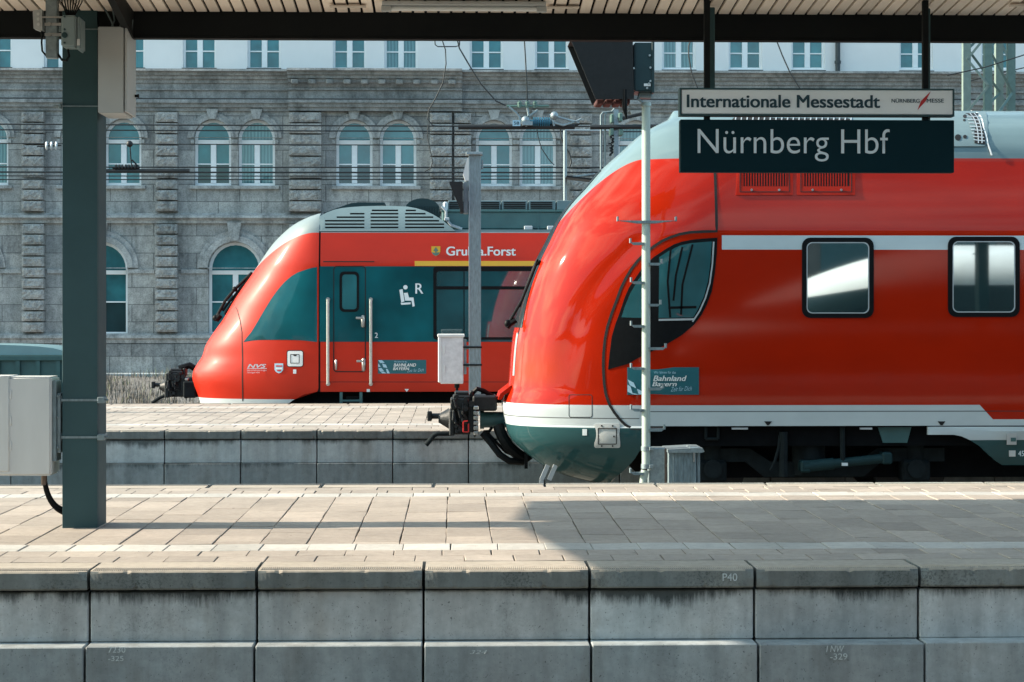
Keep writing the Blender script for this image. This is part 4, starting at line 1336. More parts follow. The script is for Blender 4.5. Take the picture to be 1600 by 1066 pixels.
for poly in ([(624, 453), (629, 452), (632, 471), (627, 473)], [(631, 458), (637, 457.5), (639, 465), (646, 465), (648, 478.5), (644.5, 479.5), (643, 470), (633, 470)], [(626, 473.5), (641.5, 472.5), (641.5, 475.5), (627, 476.5)]):
    seat.prism([(v.x, v.z) for v in (P(*q, y2) for q in poly)], y2, y2 + .004)
c = P(633.5, 449, y2); seat.prism([(c.x + .038 * math.cos(k * .524), c.z + .038 * math.sin(k * .524)) for k in range(12)], y2, y2 + .004)
seat.build('seat_symbol', M['letter'], tr2)
txt('lettering', 'R', (649, 443, 661.5, 459), y2, M['letter'], tr2, .01)
txt('class_number', '2', (585.5, 520, 590.5, 528), y2, M['letter'], tr2, .01)
y2u = T2Y - wz2(Z2(393)) - .012
txt('lettering', 'Grub a.Forst', (697, 385.5, 806, 399.5), y2u, M['letter'], tr2, .022)
cr = G()
cr.prism([(v.x, v.z) for v in (P(*q, y2u) for q in ((674, 385), (688, 385), (688, 394), (685.5, 398), (681, 400.5), (676.5, 398), (674, 394)))], y2u, y2u + .005)
cr = cr.build('town_crest', M['yellow'], tr2)
g = G(); g.prism([(v.x, v.z) for v in (P(*q, y2u - .004) for q in ((681, 386), (685, 392), (682, 393), (682, 396), (680, 396), (680, 393), (677, 392)))], y2u - .004, y2u - .002)
g.prism([(v.x, v.z) for v in (P(*q, y2u - .003) for q in ((674.5, 394), (680, 395.5), (687.5, 394), (685, 398), (681, 400), (676.5, 398)))], y2u - .003, y2u - .001); g.build('crest_tree', M['insulg'], cr)
t2.panel('yellow_band', [(648, 408), (1000, 408), (1000, 415.7), (648, 415.7)], M['yellow'], tr2, off=.005, sp=.5)
wn = t2.panel('window', rrect(677, 416.8, 900, 531, 5), M['rubber'], tr2, off=.010, sp=.4, holes=[rrect(682, 424, 895, 527, 4)])
t2.panel('pane', rrect(681, 423, 896, 528, 4), M['railglass'], wn, off=.007, sp=.4)
t2.line('transom', [(682, 450), (895, 450)], 5, M['rubber'], wn, off=.014)
t2.line('divider', [(725, 424), (725, 527)], 1.2, M['rubber'], wn, off=.011)
st = t2.panel('slogan_sticker', [(590.5, 562.5), (666, 562.5), (666, 584), (590.5, 584)], M['teal'], tr2, off=.005, sp=.3, rim=.004)
for q in ([(591, 563), (597, 563), (601, 567), (594, 567.5)], [(591, 568), (595, 573), (591, 574)], [(597, 568), (603, 570), (605, 575), (599, 574)], [(591, 576), (596, 575), (600, 580), (594, 581)], [(603, 576.5), (606, 577), (609, 583.5), (605, 583.5)], [(595, 581), (600, 581), (604, 583.5), (597, 583.5)]):
    t2.panel('diamond', q, M['palediamond'], st, off=.008, rim=.003)
y2b = T2Y - wz2(Z2(573)) - .012
txt('lettering', 'Wir fahren für das', (616, 564, 636, 566.5), y2b, M['palediamond'], st, .0)
txt('lettering', 'BAHNLAND', (615, 568, 650, 573), y2b, M['white'], st, .02, .25)
txt('lettering', 'BAYERN', (614, 574, 639.5, 578.5), y2b, M['white'], st, .02, .25)
txt('lettering', 'Zeit für Dich', (636, 577, 662, 582), y2b, M['palediamond'], st, -.008, .35, lean=.06)
txt('lettering', 'NVS', (386.5, 569, 416, 575), T2Y - t2.W(*t2.at(400, 572)) - .05, M['letter'], tr2, .03, .3)
ynv = T2Y - t2.W(*t2.at(400, 572)) - .045
g = G(); a, b = P(386, 576.5, ynv), P(427, 575.5, ynv); g.box(a.x, b.x, ynv, ynv + .004, a.z, b.z); g.build('rule', M['letter'], tr2)
txt('lettering', 'Nahverkehrsservicegesellschaft', (386, 577.5, 426.5, 580.5), ynv, M['letter'], tr2, .0)
txt('lettering', 'Thüringen mbH', (386, 581, 405.5, 584), ynv, M['letter'], tr2, .0)
cr = t2.panel('state_crest', [(429, 568), (442.5, 568), (442.5, 578), (440, 581.5), (435.8, 583.5), (431.5, 581.5), (429, 578)], M['palediamond'], tr2, off=.006, rim=.004)
for (q, k) in (((431, 571, 441, 573), 'redmark'), ((431, 575, 441, 577), 'white'), ((433, 578, 439, 580), 'redmark')):
    t2.panel('crest_field', [(q[0], q[1]), (q[2], q[1]), (q[2], q[3]), (q[0], q[3])], M[k], cr, off=.010, rim=.003)
ht = t2.panel('service_hatch', rrect(449, 548.5, 473, 572.5, 3), M['white'], tr2, off=.008, rim=.004)
t2.line('hatch_frame', rrect(448.5, 548, 473.5, 573, 3), 1.0, M['gap'], ht, off=.009, closed=True)
t2.line('hatch_door', rrect(454, 554, 467.5, 567.5, .5), .9, M['gap'], ht, off=.011, closed=True)
t2.panel('hatch_latch', [(458, 554), (464, 554), (463, 556.5), (459, 556.5)], M['gap'], ht, off=.011, rim=.003)
t2.panel('small_sticker', [(458, 577.5), (463, 577.5), (463, 584), (458, 584)], M['letter'], tr2, off=.006, rim=.004)
t2.panel('small_sticker', [(573, 608), (578, 608), (578, 612.5), (573, 612.5)], M['letter'], tr2, off=.006, rim=.004)
t2.panel('jacking_mark', [(632, 608), (639, 608), (636, 612), (635, 612)], M['letter'], tr2, off=.006, rim=.004)
# front: windscreen edge and wiper
g = G()
f2 = lambda x, y: P(x, y, T2Y - .3)
g.tube([f2(344, 492), f2(337, 500)], .06, 8); g.ball(f2(337, 497), .06)
g.tube([f2(340, 492), f2(352, 470), f2(366, 453), f2(388, 432), f2(394, 426)], .028, 8)
g.tube([f2(348, 486), f2(358, 472), f2(380, 446)], .022, 6)
g.ball(f2(367, 452), .05)
g.tube([f2(352, 492), f2(372, 462), f2(392, 432)], .04, 6)
g.build('wiper', M['rubber'], tr2, 40)
# roof shroud with slots
rows_ = [(333.0, 345, 0), (338.8, 0, 0), (344.4, 0, 0), (350.0, 0, 0), (355.3, 0, 0)]
shr = [(499, 361.5), (499, 338.6), (510, 332.5), (521.6, 328), (535, 325.2), (549, 323.7), (566, 322.6), (584, 322), (610, 322), (636, 323), (650, 325.5), (664, 329.5), (677, 335.5), (688, 342), (697, 349), (705.6, 356), (712, 361.5)]
YS = T2Y - 1.31
slots = []
for (y, xs_) in ((329.0, ((581, 622), (634, 650))), (334.2, ((547, 569.5), (579, 622.5), (633, 665))), (339.6, ((526, 569.5), (579, 622.5), (633, 677))), (345.2, ((508, 569.5), (579, 622.5), (633, 686))), (350.5, ((508, 569.5), (579, 622.5), (633, 694))), (355.6, ((508, 569.5), (579, 622.5), (633, 694)))):
    for (a, b) in xs_: slots.append([(a, y - 1.25), (b, y - 1.25), (b, y + 1.25), (a, y + 1.25)])
flat = Shell(T2Y, [(-9, -99), (9, -99)], lambda z: 1.31 - .30 * max(0, (z - ZR2) / (ZT2 - ZR2)) ** 1.6, 1, 2, 1.31)
sh = flat.panel('roof_shroud', shr, M['roofgrey'], tr2, off=.02, sp=.12, holes=slots, rim=.06)
flat.panel('slot_backing', [(503, 359), (503, 341), (523, 330.5), (550, 326), (584, 324.5), (636, 325.5), (664, 332), (688, 345), (704, 358)], M['gap'], sh, off=-.03, sp=.3, rim=0)
g = G()
v = [P(*q, T2Y - .5) for q in ((505, 333), (521, 327), (549, 317.5), (560, 316.5), (601, 316.8), (602, 320), (575, 323), (540, 325))]
g.prism([(p.x, p.z) for p in v], T2Y - .5, T2Y + .5); g.build('roof_spoiler', M['signal'], tr2)
g = G()
v = [P(634, 340, T2Y - .4)] + [P(660 + 27 * math.cos(math.radians(a)), 327 - 17 * math.sin(math.radians(a)), T2Y - .4) for a in range(180, -1, -12)] + [P(687, 340, T2Y - .4)]
g.prism([(p.x, p.z) for p in v], T2Y - .4, T2Y + .6)
for k in range(637, 686, 4): a, b = P(k, 337, T2Y - .41), P(k, 322, T2Y - .41); g.box(a.x - .01, a.x + .01, T2Y - .43, T2Y - .40, a.z, b.z)
g.build('roof_dome', M['signal'], tr2)
def pbox(x0, y0, x1, y1, d, dep, bev=.01, g_=None):
    g = g_ or G(); a, b = P(x0, y1, d), P(x1, y0, d); g.box(a.x, b.x, d, d + dep, a.z, b.z, bev); return g
g = pbox(690, 330, 1000, 359, T2Y - .95, 1.8, .03)
pbox(690, 328.5, 1000, 331, T2Y - .98, 1.86, .005, g)
pbox(840, 329, 842, 359, T2Y - .965, .1, 0, g)
g.build('roof_box', M['tealgrey'], tr2)
g = G()
for (x0, x1) in ((700, 782), (784, 824), (826, 868), (870, 910)):
    pbox(x0, 313.5, x1, 328, T2Y - .6, 1.2, .006, g)
vn = g.build('roof_unit', M['roofgrey'], tr2)
g = G()
for (x0, x1) in ((702, 780), (787, 821), (829, 863)):
    for y in (316.5, 319.5, 322.5, 325.3): pbox(x0, y - .9, x1, y + .9, T2Y - .615, .03, 0, g)
g.build('vent_slots', M['gap'], vn)
g = G()
for (x0, x1, y0, y1) in ((694, 702, 340, 345), (819, 832, 353, 359), (855, 866, 353, 359)): pbox(x0, y0, x1, y1, T2Y - 1.05, .1, .01, g)
g.tube([P(690, 322, T2Y - 1), P(697, 330, T2Y - 1), P(697, 342, T2Y - 1), P(705, 352, T2Y - 1), P(722, 358, T2Y - 1)], .025, 6)
pbox(692, 315, 700, 330, T2Y - .7, .2, .03, g)
g.build('roof_fitting', M['silver'], tr2)
g = G(); g.box(X2(500), 16, T2Y - 1.25, T2Y + 1.25, ZR2 - .02, ZR2 + .05); g.build('roof', M['roofgrey'], tr2)
# below the skirt
g = G(); g.box(X2(446), 16, T2Y - 1.15, T2Y + 1.15, -.3, Z2(606)); g.build('underframe', M['underframe'], tr2)
bogie(tr2, X2(475), X2(640), T2Y)
g = G()
for px in (533, 564): g.bar(P(px, 613, T2Y - 1.38), P(px, 640, T2Y - 1.38), .05, .03)
g.bar(P(533, 626, T2Y - 1.38), P(564, 626, T2Y - 1.38), .04, .03); g.build('step_ladder', M['tealgrey'], tr2)
coupler(tr2, T2Y, (261, 575, 299, 622), ((296, 604), (312, 604)), [(262, 617), (252, 621), (240, 629)], [([(280, 576, 0), (296, 571, 0), (308, 578, 0)], .06)], [M['iron'], M['steel']], False)
g = pbox(286, 596, 306, 622, T2Y - .4, .8, .02); g.build('coupler_shroud', M['bogie'], tr2)

# ================================================================== white express behind the viewer: shows only as a reflection in the train windows
TWY = -7.4
def wzw(z):
    if z > 2.4: return 1.45 * math.sqrt(max(0, 1 - ((z - 2.4) / 1.0) ** 2))
    return 1.45
tw = Shell(TWY, [(-.7, 6.2), (.3, 5.7), (1.0, 6.2), (1.8, 7.9), (2.4, 9.4), (2.9, 10.8), (3.2, 12.0), (3.4, 13.6)], wzw, 3.2, 2.4, 1.45)
def liveryw(n):
    x, y, z = n.xyz()
    t = n.math('MULTIPLY_ADD', n.math('SUBTRACT', x, 8.0), 1 / 3.5, 0.0, clamp=True)
    hi = n.math('MULTIPLY_ADD', t, .55, 1.75)
    c = n.mix(n.math('MULTIPLY', n.step(hi, z, .02), n.step(z, 1.3, .02)), (.78, .79, .79), (.012, .03, .035))
    return n.mix(n.math('MULTIPLY', n.step(z, .55, .01), n.step(.75, z, .01)), n.mix(n.step(1.05, z, .01), c, (.03, .032, .035)), RED)  # lower body coloured dark to dim its reflection in the red train
M['liveryw'] = paint('white_coach_paint', liveryw)
trw = thing('express_train', 'white express train with a dark window band opposite the platforms', 'train', (6, TWY, GZ + .2))
zs = [-.6 + .1 * i for i in range(31)] + [2.4 + math.sin(math.radians(a)) for a in range(6, 91, 6)]
tw.body('body', zs, 34, M['liveryw'], trw, nn=30, nb=20)
g = G(); g.box(7, 33.5, TWY - 1.1, TWY + 1.1, GZ + .25, -.5); g.build('underframe', M['underframe'], trw)

# ------------------------------------------------------------------ signal mast between the tracks
MD = 21.2
ms = thing('railway_signal', 'tall pale signal mast with black hooded signal head and foot pegs before the front train', 'signal', (P(1009.5, 0, MD).x, MD, GZ))
mx_, mr = P(1009.5, 0, MD).x, .047
g = G(); g.cyl((mx_, MD, P(0, 735, MD).z), (mx_, MD, P(0, 160, MD).z), mr, n=24)
g.cyl((mx_, MD, P(0, 163, MD).z), (mx_, MD, P(0, 157, MD).z), .06, .05, 18)
g.tube([P(1008, 735, MD), P(1005, 752, MD), P(1002, 790, MD)], [.045, .04, .04], 14)
g.build('mast', M['mast'], ms, 35)
g = G()
for yy in (703, 731): z = P(0, yy, MD).z; g.cyl((mx_, MD, z - .025), (mx_, MD, z + .025), .056, n=18); g.box(mx_ + .03, mx_ + .075, MD - .06, MD - .02, z - .02, z + .02, .004)
g.build_each('clamp', M['galv'], ms, 35)
for (y, x0, x1) in ((345, 965, 1056), (379, 985, 1005), (411, 1005, 1034), (440, 986, 1005), (475, 1008, 1032), (508, 986, 1005), (543, 1010, 1040), (574, 986, 1005), (606, 1012, 1036), (639, 986, 1005), (670, 1014, 1038), (738, 985, 1005)):
    a, b = P(x0, y, MD), P(x1, y, MD)
    g = G()
    if x1 - x0 > 60:
        g.prism([(a.x, a.z), (mx_, a.z), (b.x, a.z), (b.x - .1, a.z - .012), (mx_ + .1, a.z - .03), (mx_ - .1, a.z - .03), (a.x + .1, a.z - .012)], MD - .06, MD + .06)
    else:
        s = 1 if x1 > 1015 else -1
        e = b.x if s > 0 else a.x
        r = (x0 if s < 0 else x1)
        g.prism([(mx_ + s * .03, a.z), (e, a.z), (e - s * .035, a.z - .028), (mx_ + s * .03, a.z - .028)], MD - .05, MD + .05)
    for e in ((a.x, b.x) if x1 - x0 > 60 else ((a.x,) if x1 <= 1005 else (b.x,))):
        g.box(e - .008, e + .008, MD - .05, MD + .05, a.z - .006, a.z + .045)
    g.build('foot_peg', M['galv_dull'], ms)
g = G()
v = [P(*q, MD) for q in ((889, 67), (985, 65), (987, 159), (928, 160))]
g.prism([(p.x, p.z) for p in v], MD - .28, MD - .262)
g.prism([(p.x, p.z) for p in v], MD + .262, MD + .28)
t0, t1_, b1_, b0 = [P(*q, MD) for q in ((889, 67), (985, 65), (987, 159), (928, 160))]
g.extr_x([(MD - .262, t0.z - .01), (MD + .262, t0.z - .01), (MD + .262, t0.z), (MD - .262, t0.z)], t0.x, t1_.x)
g.box(t1_.x - .2, t1_.x, MD - .25, MD + .25, b1_.z + .03, t1_.z - .012)
g.build('hood', M['black'], ms)
g = G()
for k, (xx, ww) in enumerate(((934, 10), (948, 14), (962, 12), (975, 9))):
    a = P(xx, 161, MD); g.box(a.x - .03, a.x + .05, MD - .2, MD + .2, a.z - .03, a.z + .02, .01)
g.build('lamp_shroud', mat('dull_red_primer', (.06, .014, .012), .8), ms)
g = G(); a, b = P(988, 146, MD), P(1018, 71, MD); g.box(a.x, b.x, MD - .22, MD + .22, a.z, b.z, .012, 0, 2); g.box(b.x - .02, b.x + .008, MD - .235, MD + .235, a.z - .02, b.z + .015, .004)
hs = g.build('housing', M['signal'], ms, 35)
g = G()
for q in ((1015, 87), (1016, 106), (1014, 131), (1016, 127), (1011, 138), (990, 107)): a = P(*q, MD - .235); g.cyl(a, a + Vector((0, -.02, 0)), .012, n=8)
g.box(P(1018.5, 0, MD).x, P(1021, 0, MD).x, MD - .1, MD - .04, P(0, 92, MD).z, P(0, 78, MD).z, .004)
g.build_each('bolt', M['steel'], hs)
a, b = P(1003, 138.5, MD), P(1013.5, 134.5, MD); g = G(); g.box(a.x, b.x, MD - .228, MD - .221, a.z, b.z); g.build('type_plate', M['white'], hs)
g = G()
a, b = P(998, 158, MD), P(1018, 145, MD); g.box(a.x, b.x, MD - .1, MD + .1, a.z + .03, b.z, .01)
g.tube([P(1000, 146, MD - .1), P(997, 155, MD - .1), P(1004, 160, MD - .06)], .016, 6); g.build('head_bracket', M['galv_dull'], ms)
g = G(); g.tube([P(976, 140, MD - .26), P(976, 170, MD - .26), P(979, 186, MD - .25)], [.03, .028, .008], 8); g.build('hanging_cable', M['rubber'], ms, 40)

bk = thing('equipment_box', 'flat galvanised box bolted to the foot of the signal mast', 'box', P(1030, 760, MD))
g = pbox(1015, 700, 1039.5, 790, MD - .02, .25, .008)
g.build('body', M['galv'], bk)
g = G(); a = P(1041, 728, MD - .03); g.box(P(1038, 0, MD).x, P(1042, 0, MD).x, MD - .026, MD + .2, P(0, 790, MD).z, P(0, 703, MD).z, .004); g.cyl(a, a + Vector((0, -.02, 0)), .014, n=8); g.build('hinge', M['rail'], bk)
bk = thing('equipment_box', 'ribbed grey trackside cabinet with overhanging lid beside the signal mast foot', 'box', P(1068, 760, MD))
g = pbox(1044, 706, 1088, 790, MD - .12, .5, .008)
pbox(1089, 705, 1094, 790, MD - .10, .46, .006, g)
for k in range(5): pbox(1052 + k * 7, 708, 1053 + k * 7, 790, MD - .126, .02, 0, g)
g.build('body', M['galv_dull'], bk)
g = G(); a, b = P(1041, 706, MD), P(1098, 700, MD)
g.prism([(a.x, a.z), (b.x - .03, a.z), (b.x, a.z + .01), (b.x - .02, b.z + .008), (a.x + .3, b.z + .01), (a.x, b.z - .005)], MD - .16, MD + .42)
pbox(1077, 698.5, 1092, 702, MD - .1, .3, .006, g)
g.build('lid', M['galv'], bk)
g = pbox(1083.5, 704, 1085.5, 722, MD - .135, .03, 0); g.build('hasp', M['steel'], bk)

# ------------------------------------------------------------------ galvanised post on the far platform with its box and little signal
PD = 29.2
pz = 0.0
ps = thing('galvanised_post', 'square galvanised post with a cap standing on the far platform', 'post', (P(741, 0, PD).x, PD, 0))
xa, xb = P(733, 0, PD).x, P(751.5, 0, PD).x
g = G(); g.box(xa, xb, PD, PD + .17, 0, P(0, 240, PD).z, .006)
g.build('shaft', M['galv_dull'], ps)
g = G(); g.box(xa - .005, xa + .012, PD - .006, PD + .18, 0, P(0, 240, PD).z); g.build('edge_flange', M['galv'], ps)
g = G(); a, b = P(728, 242, PD), P(754, 238, PD); g.box(a.x, b.x, PD - .06, PD + .24, a.z, b.z, .004); g.build('cap', M['galv'], ps)
g = G(); g.box(xa - .08, xb + .08, PD - .08, PD + .25, .0, .025, .004); g.build('base_plate', M['galv'], ps)
g = G()
for yy in (543, 571): z = P(0, yy, PD).z; g.box(xa - .10, xb + .015, PD - .012, PD + .18, z - .012, z + .012)
g.build_each('strap', M['rubber'], ps)
pb = thing('cable_box', 'white weathered cable box strapped to the galvanised post on the far platform', 'junction box', P(705, 600, PD))
g = pbox(688, 526, 724, 600, PD - .02, .3, .012)
g.build('body', mat('weathered_white_plastic', (.56, .56, .57), .6, var=.2, sc=14), pb)
g = pbox(683.5, 522, 726, 527, PD - .04, .34, .01); pbox(684.5, 526.5, 690, 598, PD - .03, .32, .01, g)
pbox(693, 540, 695, 552, PD - .032, .02, 0, g); pbox(693, 570, 695, 582, PD - .032, .02, 0, g)
g.build('lid', M['cream'], pb)
g = pbox(724.5, 530, 729, 585, PD + .02, .12, .004); pbox(729, 540, 733, 546, PD + .02, .08, 0, g); pbox(729, 568, 733, 574, PD + .02, .08, 0, g); g.build('bracket', M['galv_dull'], pb)
g = G(); g.cyl(P(714, 600, PD + .1), P(714, 606, PD + .1), .04, n=10); g.tube([P(714, 604, PD + .1), P(714, 616, PD + .1), P(716, 640, PD + .1)], .022, 8); g.build('cable_gland', M['rubber'], pb, 40)
sg2 = thing('hooded_lamp', 'small black hooded signal lamp fixed to the galvanised post', 'signal', P(717, 332, PD))
g = G()
v = [P(*q, PD) for q in ((702, 285), (722, 285), (724, 333), (721, 330))]
for y in (PD - .16, PD + .22): g.prism([(p.x, p.z) for p in v], y, y + .012)
a, b, c, d = v
g.extr_x([(PD - .15, a.z - .01), (PD + .22, a.z - .01), (PD + .22, a.z), (PD - .15, a.z)], a.x, b.x)
g.box(b.x - .03, b.x + .01, PD - .15, PD + .22, c.z, b.z - .012)
g.build('hood', M['black'], sg2)
g = pbox(724, 284, 732, 334, PD + .02, .16, .006); g.build('housing', M['galv_dull'], sg2)
sp2 = thing('loudspeaker', 'small cream loudspeaker under the cap of the galvanised post', 'loudspeaker', P(726, 280, PD))
g = G()
v = [P(*q, PD) for q in ((730, 247), (733, 246), (733, 282), (727, 283), (723.5, 272))]
g.prism([(p.x, p.z) for p in v], PD - .0, PD + .16); g.build('body', M['cream'], sp2)
g = pbox(752, 250, 755, 264, PD + .03, .1, .004); g.build('rear_bracket', M['galv_dull'], sp2)

# two lamp posts beyond the picture edge whose shadows fall across the far platform
for (X, Y, lab) in ((-10.6, 30.2, 'plain galvanised post of the far platform standing outside the picture'), ):
    o = dup(ps, (X, Y, 0), lab)

# ------------------------------------------------------------------ stone building
BD = 70.0
BY = lambda px, py: P(px, py, BD)
stone = None
def stone_mat(name, a, b, blocks=True, rough_cut=False):
    n = N(name)
    x, y, z = n.xyz()
    col = n.mix(n.ramp(n.noise(.55, 6, rough=.65), [(.32, 0), (.68, 1)]), a, b)
    col = n.mix(.7, col, n.mix(1.0, col, n.ramp(n.noise(3.5, 8, rough=.75), [(.25, .36), (.75, 1.55)]), 'MULTIPLY'))
    soot = n.math('MULTIPLY', n.ramp(n.noise(1.6, 5, n.scale((1, 1, .22)), rough=.7), [(.48, 0), (.72, 1)]), n.ramp(n.noise(9, 4), [(.35, .4), (.6, 1)]))
    col = n.mix(n.math('MULTIPLY', soot, .85), col, (.045, .05, .052))
    col = n.mix(n.math('MULTIPLY', n.ramp(n.noise(20, 7, rough=.8), [(.48, 0), (.62, 1)]), .5), col, (.06, .065, .065))
    if blocks:
        br = n.t.nodes.new('ShaderNodeTexBrick')
        n.t.links.new(n.vec(x, z, 0.0), br.inputs['Vector'])
        br.inputs['Scale'].default_value = 1; br.inputs['Brick Width'].default_value = 1.55; br.inputs['Row Height'].default_value = .62
        br.inputs['Mortar Size'].default_value = .018; br.inputs['Mortar Smooth'].default_value = .3
        br.inputs['Color1'].default_value = (.66, .67, .68, 1); br.inputs['Color2'].default_value = (1.22, 1.19, 1.14, 1); br.inputs['Mortar'].default_value = (.30, .30, .30, 1)
        col = n.mix(.75, col, n.mix(1.0, col, br.outputs['Color'], 'MULTIPLY'))
    if rough_cut: n.bump(n.math('ADD', n.noise(4, 8, rough=.7), n.noise(14, 4)), .8, .06)
    else: n.bump(n.noise(9, 6), .5, .03)
    return n.done(col, .9, spec=.2)
M['stone'] = stone_mat('building_stone', (.31, .325, .325), (.42, .415, .405))
M['rust'] = stone_mat('rough_cut_stone', (.29, .30, .295), (.42, .405, .39), False, True)
M['mould'] = stone_mat('moulded_stone', (.34, .35, .345), (.43, .425, .415), False)
M['sootstone'] = stone_mat('sooty_cornice_stone', (.23, .245, .248), (.35, .35, .345), False)
M['plaster'] = mat('white_plaster', (.72, .72, .72), .85, var=.06, sc=.8)
M['framew'] = mat('window_frame_white', (.76, .78, .79), .5, var=.05)
M['sill'] = mat('dark_zinc_sill', (.035, .045, .05), .6)
bl = thing('stone_building', 'long grey sandstone station building with arched windows and white plaster top storey', 'building', (2, 70, -1))
BAY = 219.5
bays = [-272, -50, 158, 367, 588, 806.5, 1028, 1248, 1468, 1690, 1910]          # pixel centre of each bay
pil = [-382, -162, 54, 262, 481, 701, 907, 1138, 1358, 1580, 1800]  # pixel centre of each pilaster
BX0, BX1 = BY(-480, 0).x, BY(2100, 0).x
ZG = -1.6
zz = lambda py: BY(800, py).z
def arch(xc, hw, ytop, ybot, n=14):
    """Outline in metres of a round-headed opening, from pixel measures."""
    c = BY(xc, 0).x; r = hw / FPX * BD; zt = zz(ytop); zb = zz(ybot)
    pts = [(c - r, zb), (c + r, zb)]
    for k in range(n + 1):
        a = math.pi * k / n
        pts.append((c + r * math.cos(a), zt - r + r * math.sin(a)))
    return pts
def rect(x0, y0, x1, y1):
    a, b = BY(x0, y1), BY(x1, y0); return [(a.x, a.z), (b.x, a.z), (b.x, b.z), (a.x, b.z)]
mid = []
for c in bays:
    for dx in (-34.5, 34): mid.append(c + dx)
gnd = bays
top = []
for k, c in enumerate(bays):
    for dx in (-56, 45): top.append(c + dx + (6 if k % 2 else 0))
top_true = {2: (-10 + 0,)}
tops = [-222, -128, -8, 94, 200, 311.5, 412.5, 546, 626.5, 760, 862, 1061, 1165, 1263, 1432, 1560, 1680, 1790]
mid_o = [arch(c, 28.5, 188, 291) for c in mid]
gnd_o = [arch(c, 41, 379, 523) for c in gnd]
top_o = [rect(c - 26, -40, c + 26, 108) for c in tops]
def wall_sheet(name, x0, x1, z0, z1, holes, m, y, depth):
    pts = [Vector(p) for p in ((x0, z0), (x1, z0), (x1, z1), (x0, z1))]
    edges = [(0, 1), (1, 2), (2, 3), (3, 0)]
    for h in holes:
        i = len(pts); pts += [Vector(p) for p in h]; edges += [(i + k, i + (k + 1) % len(h)) for k in range(len(h))]
    vo, eo, fo, *_ = delaunay_2d_cdt(pts, edges, [], 0, 1e-5)
    inside = lambda p, lp: sum(((lp[k][1] > p[1]) != (lp[k - 1][1] > p[1])) and (p[0] < (lp[k - 1][0] - lp[k][0]) * (p[1] - lp[k][1]) / (lp[k - 1][1] - lp[k][1]) + lp[k][0]) for k in range(len(lp))) % 2 == 1
    g = G(); bv = [g.bm.verts.new((p[0], y, p[1])) for p in vo]
    for f in fo:
        c = sum((vo[i] for i in f), Vector((0, 0))) / len(f)
        if not any(inside(c, h) for h in holes): g.bm.faces.new([bv[i] for i in f])
    be = [e for e in g.bm.edges if len(e.link_faces) == 1]
    r = bmesh.ops.extrude_edge_only(g.bm, edges=be)
    for v in [v for v in r['geom'] if isinstance(v, bmesh.types.BMVert)]: v.co.y += depth
    bmesh.ops.delete(g.bm, geom=[v for v in g.bm.verts if not v.link_faces], context='VERTS')
    return g.build(name, m, bl)
wall_sheet('wall', BX0, BX1, ZG, zz(113), mid_o + gnd_o, M['stone'], BD, .45)
wall_sheet('upper_wall', BX0, BX1, zz(112.5), zz(-330), top_o, M['plaster'], BD + .05, .30)
g = G(); g.box(BX0, BX1, BD + .6, BD + 14, ZG, zz(-330)); g.box(BX0 - .3, BX0, BD + .02, BD + 14, ZG, zz(-330)); g.build('core', M['stone'], bl)
g = G(); zr = zz(-330)
g.extr_x([(BD - .6, zr), (BD - .6, zr + .25), (BD + 7, zr + 4), (BD + 14.6, zr + .25), (BD + 14.6, zr)], BX0 - .4, BX1 + .4)
g.build('roof', mat('slate_roof', (.06, .065, .07), .7), bl)
def shrink(o, e):
    c = (sum(p[0] for p in o) / len(o), sum(p[1] for p in o) / len(o))
    xs = [p[0] for p in o]; zs_ = [p[1] for p in o]
    w_, h_ = max(xs) - min(xs), max(zs_) - min(zs_)
    cx, cz = (max(xs) + min(xs)) / 2, (max(zs_) + min(zs_)) / 2
    return [(cx + (p[0] - cx) * (1 - 2 * e / w_), cz + (p[1] - cz) * (1 - 2 * e / h_)) for p in o]
rw = random.Random(21)
def window(o, ybar, ymid, set_back, kinds, fr=.10, two=True):
    """A white window: frame, mullion, bars; the panes behind as one sub-part."""
    g = G(); y = BD + set_back
    I = shrink(o, fr)
    g.ring(o, I, y, y + .10)
    xs = [p[0] for p in o]; zs_ = [p[1] for p in o]
    xa, xb, za, zb = min(xs), max(xs), min(zs_), max(zs_)
    c = (xa + xb) / 2
    zt = zz(ybar) if ybar else zb
    if two: g.box(c - .10, c + .10, y - .012, y + .08, za + fr * .9, min(zt, zb - fr * .9), .01)
    if ybar: g.box(xa + fr * .9, xb - fr * .9, y - .020, y + .085, zt - .075, zt + .075, .01)
    if ymid: g.box(xa + fr * .9, xb - fr * .9, y - .004, y + .075, zz(ymid) - .022, zz(ymid) + .022)
    f = g.build('window', M['framew'], bl)
    k = rw.choice(kinds)
    pm = {'plain': [M['bglass'], M['bglass']], 'half': [M['bglass'], M['bglassdark']], 'curt': [M['bglasscurt'], M['bglasscurt']], 'dark': [M['bglass'], M['bglassdark']]}[k]
    # upper and lower panes
    zs2 = zz(ymid) if ymid else (za + zb) / 2
    g = G()
    up_ = [p for p in I if p[1] >= zs2]
    hi = sorted(up_, key=lambda p: math.atan2(p[1] - zs2, p[0] - c))
    poly = [(min(p[0] for p in I), zs2)] + [(max(p[0] for p in I), zs2)] + [p for p in hi]
    bm = g.bm
    try:
        f1 = bm.faces.new([bm.verts.new((p[0], y + .05, p[1])) for p in poly]); f1.material_index = 0
    except ValueError: pass
    x0_, x1_ = min(p[0] for p in I), max(p[0] for p in I)
    f2_ = bm.faces.new([bm.verts.new(p) for p in ((x0_, y + .05, za + fr), (x1_, y + .05, za + fr), (x1_, y + .05, zs2), (x0_, y + .05, zs2))]); f2_.material_index = 1
    # every pane leans a hair its own way, as old sashes do
    tx, tz = rw.uniform(-.004, .004), rw.uniform(-.006, .006)
    for v in bm.verts: v.co.y += (v.co.x - c) * tx + (v.co.z - za) * tz
    g.build('pane', pm, f)
    return f
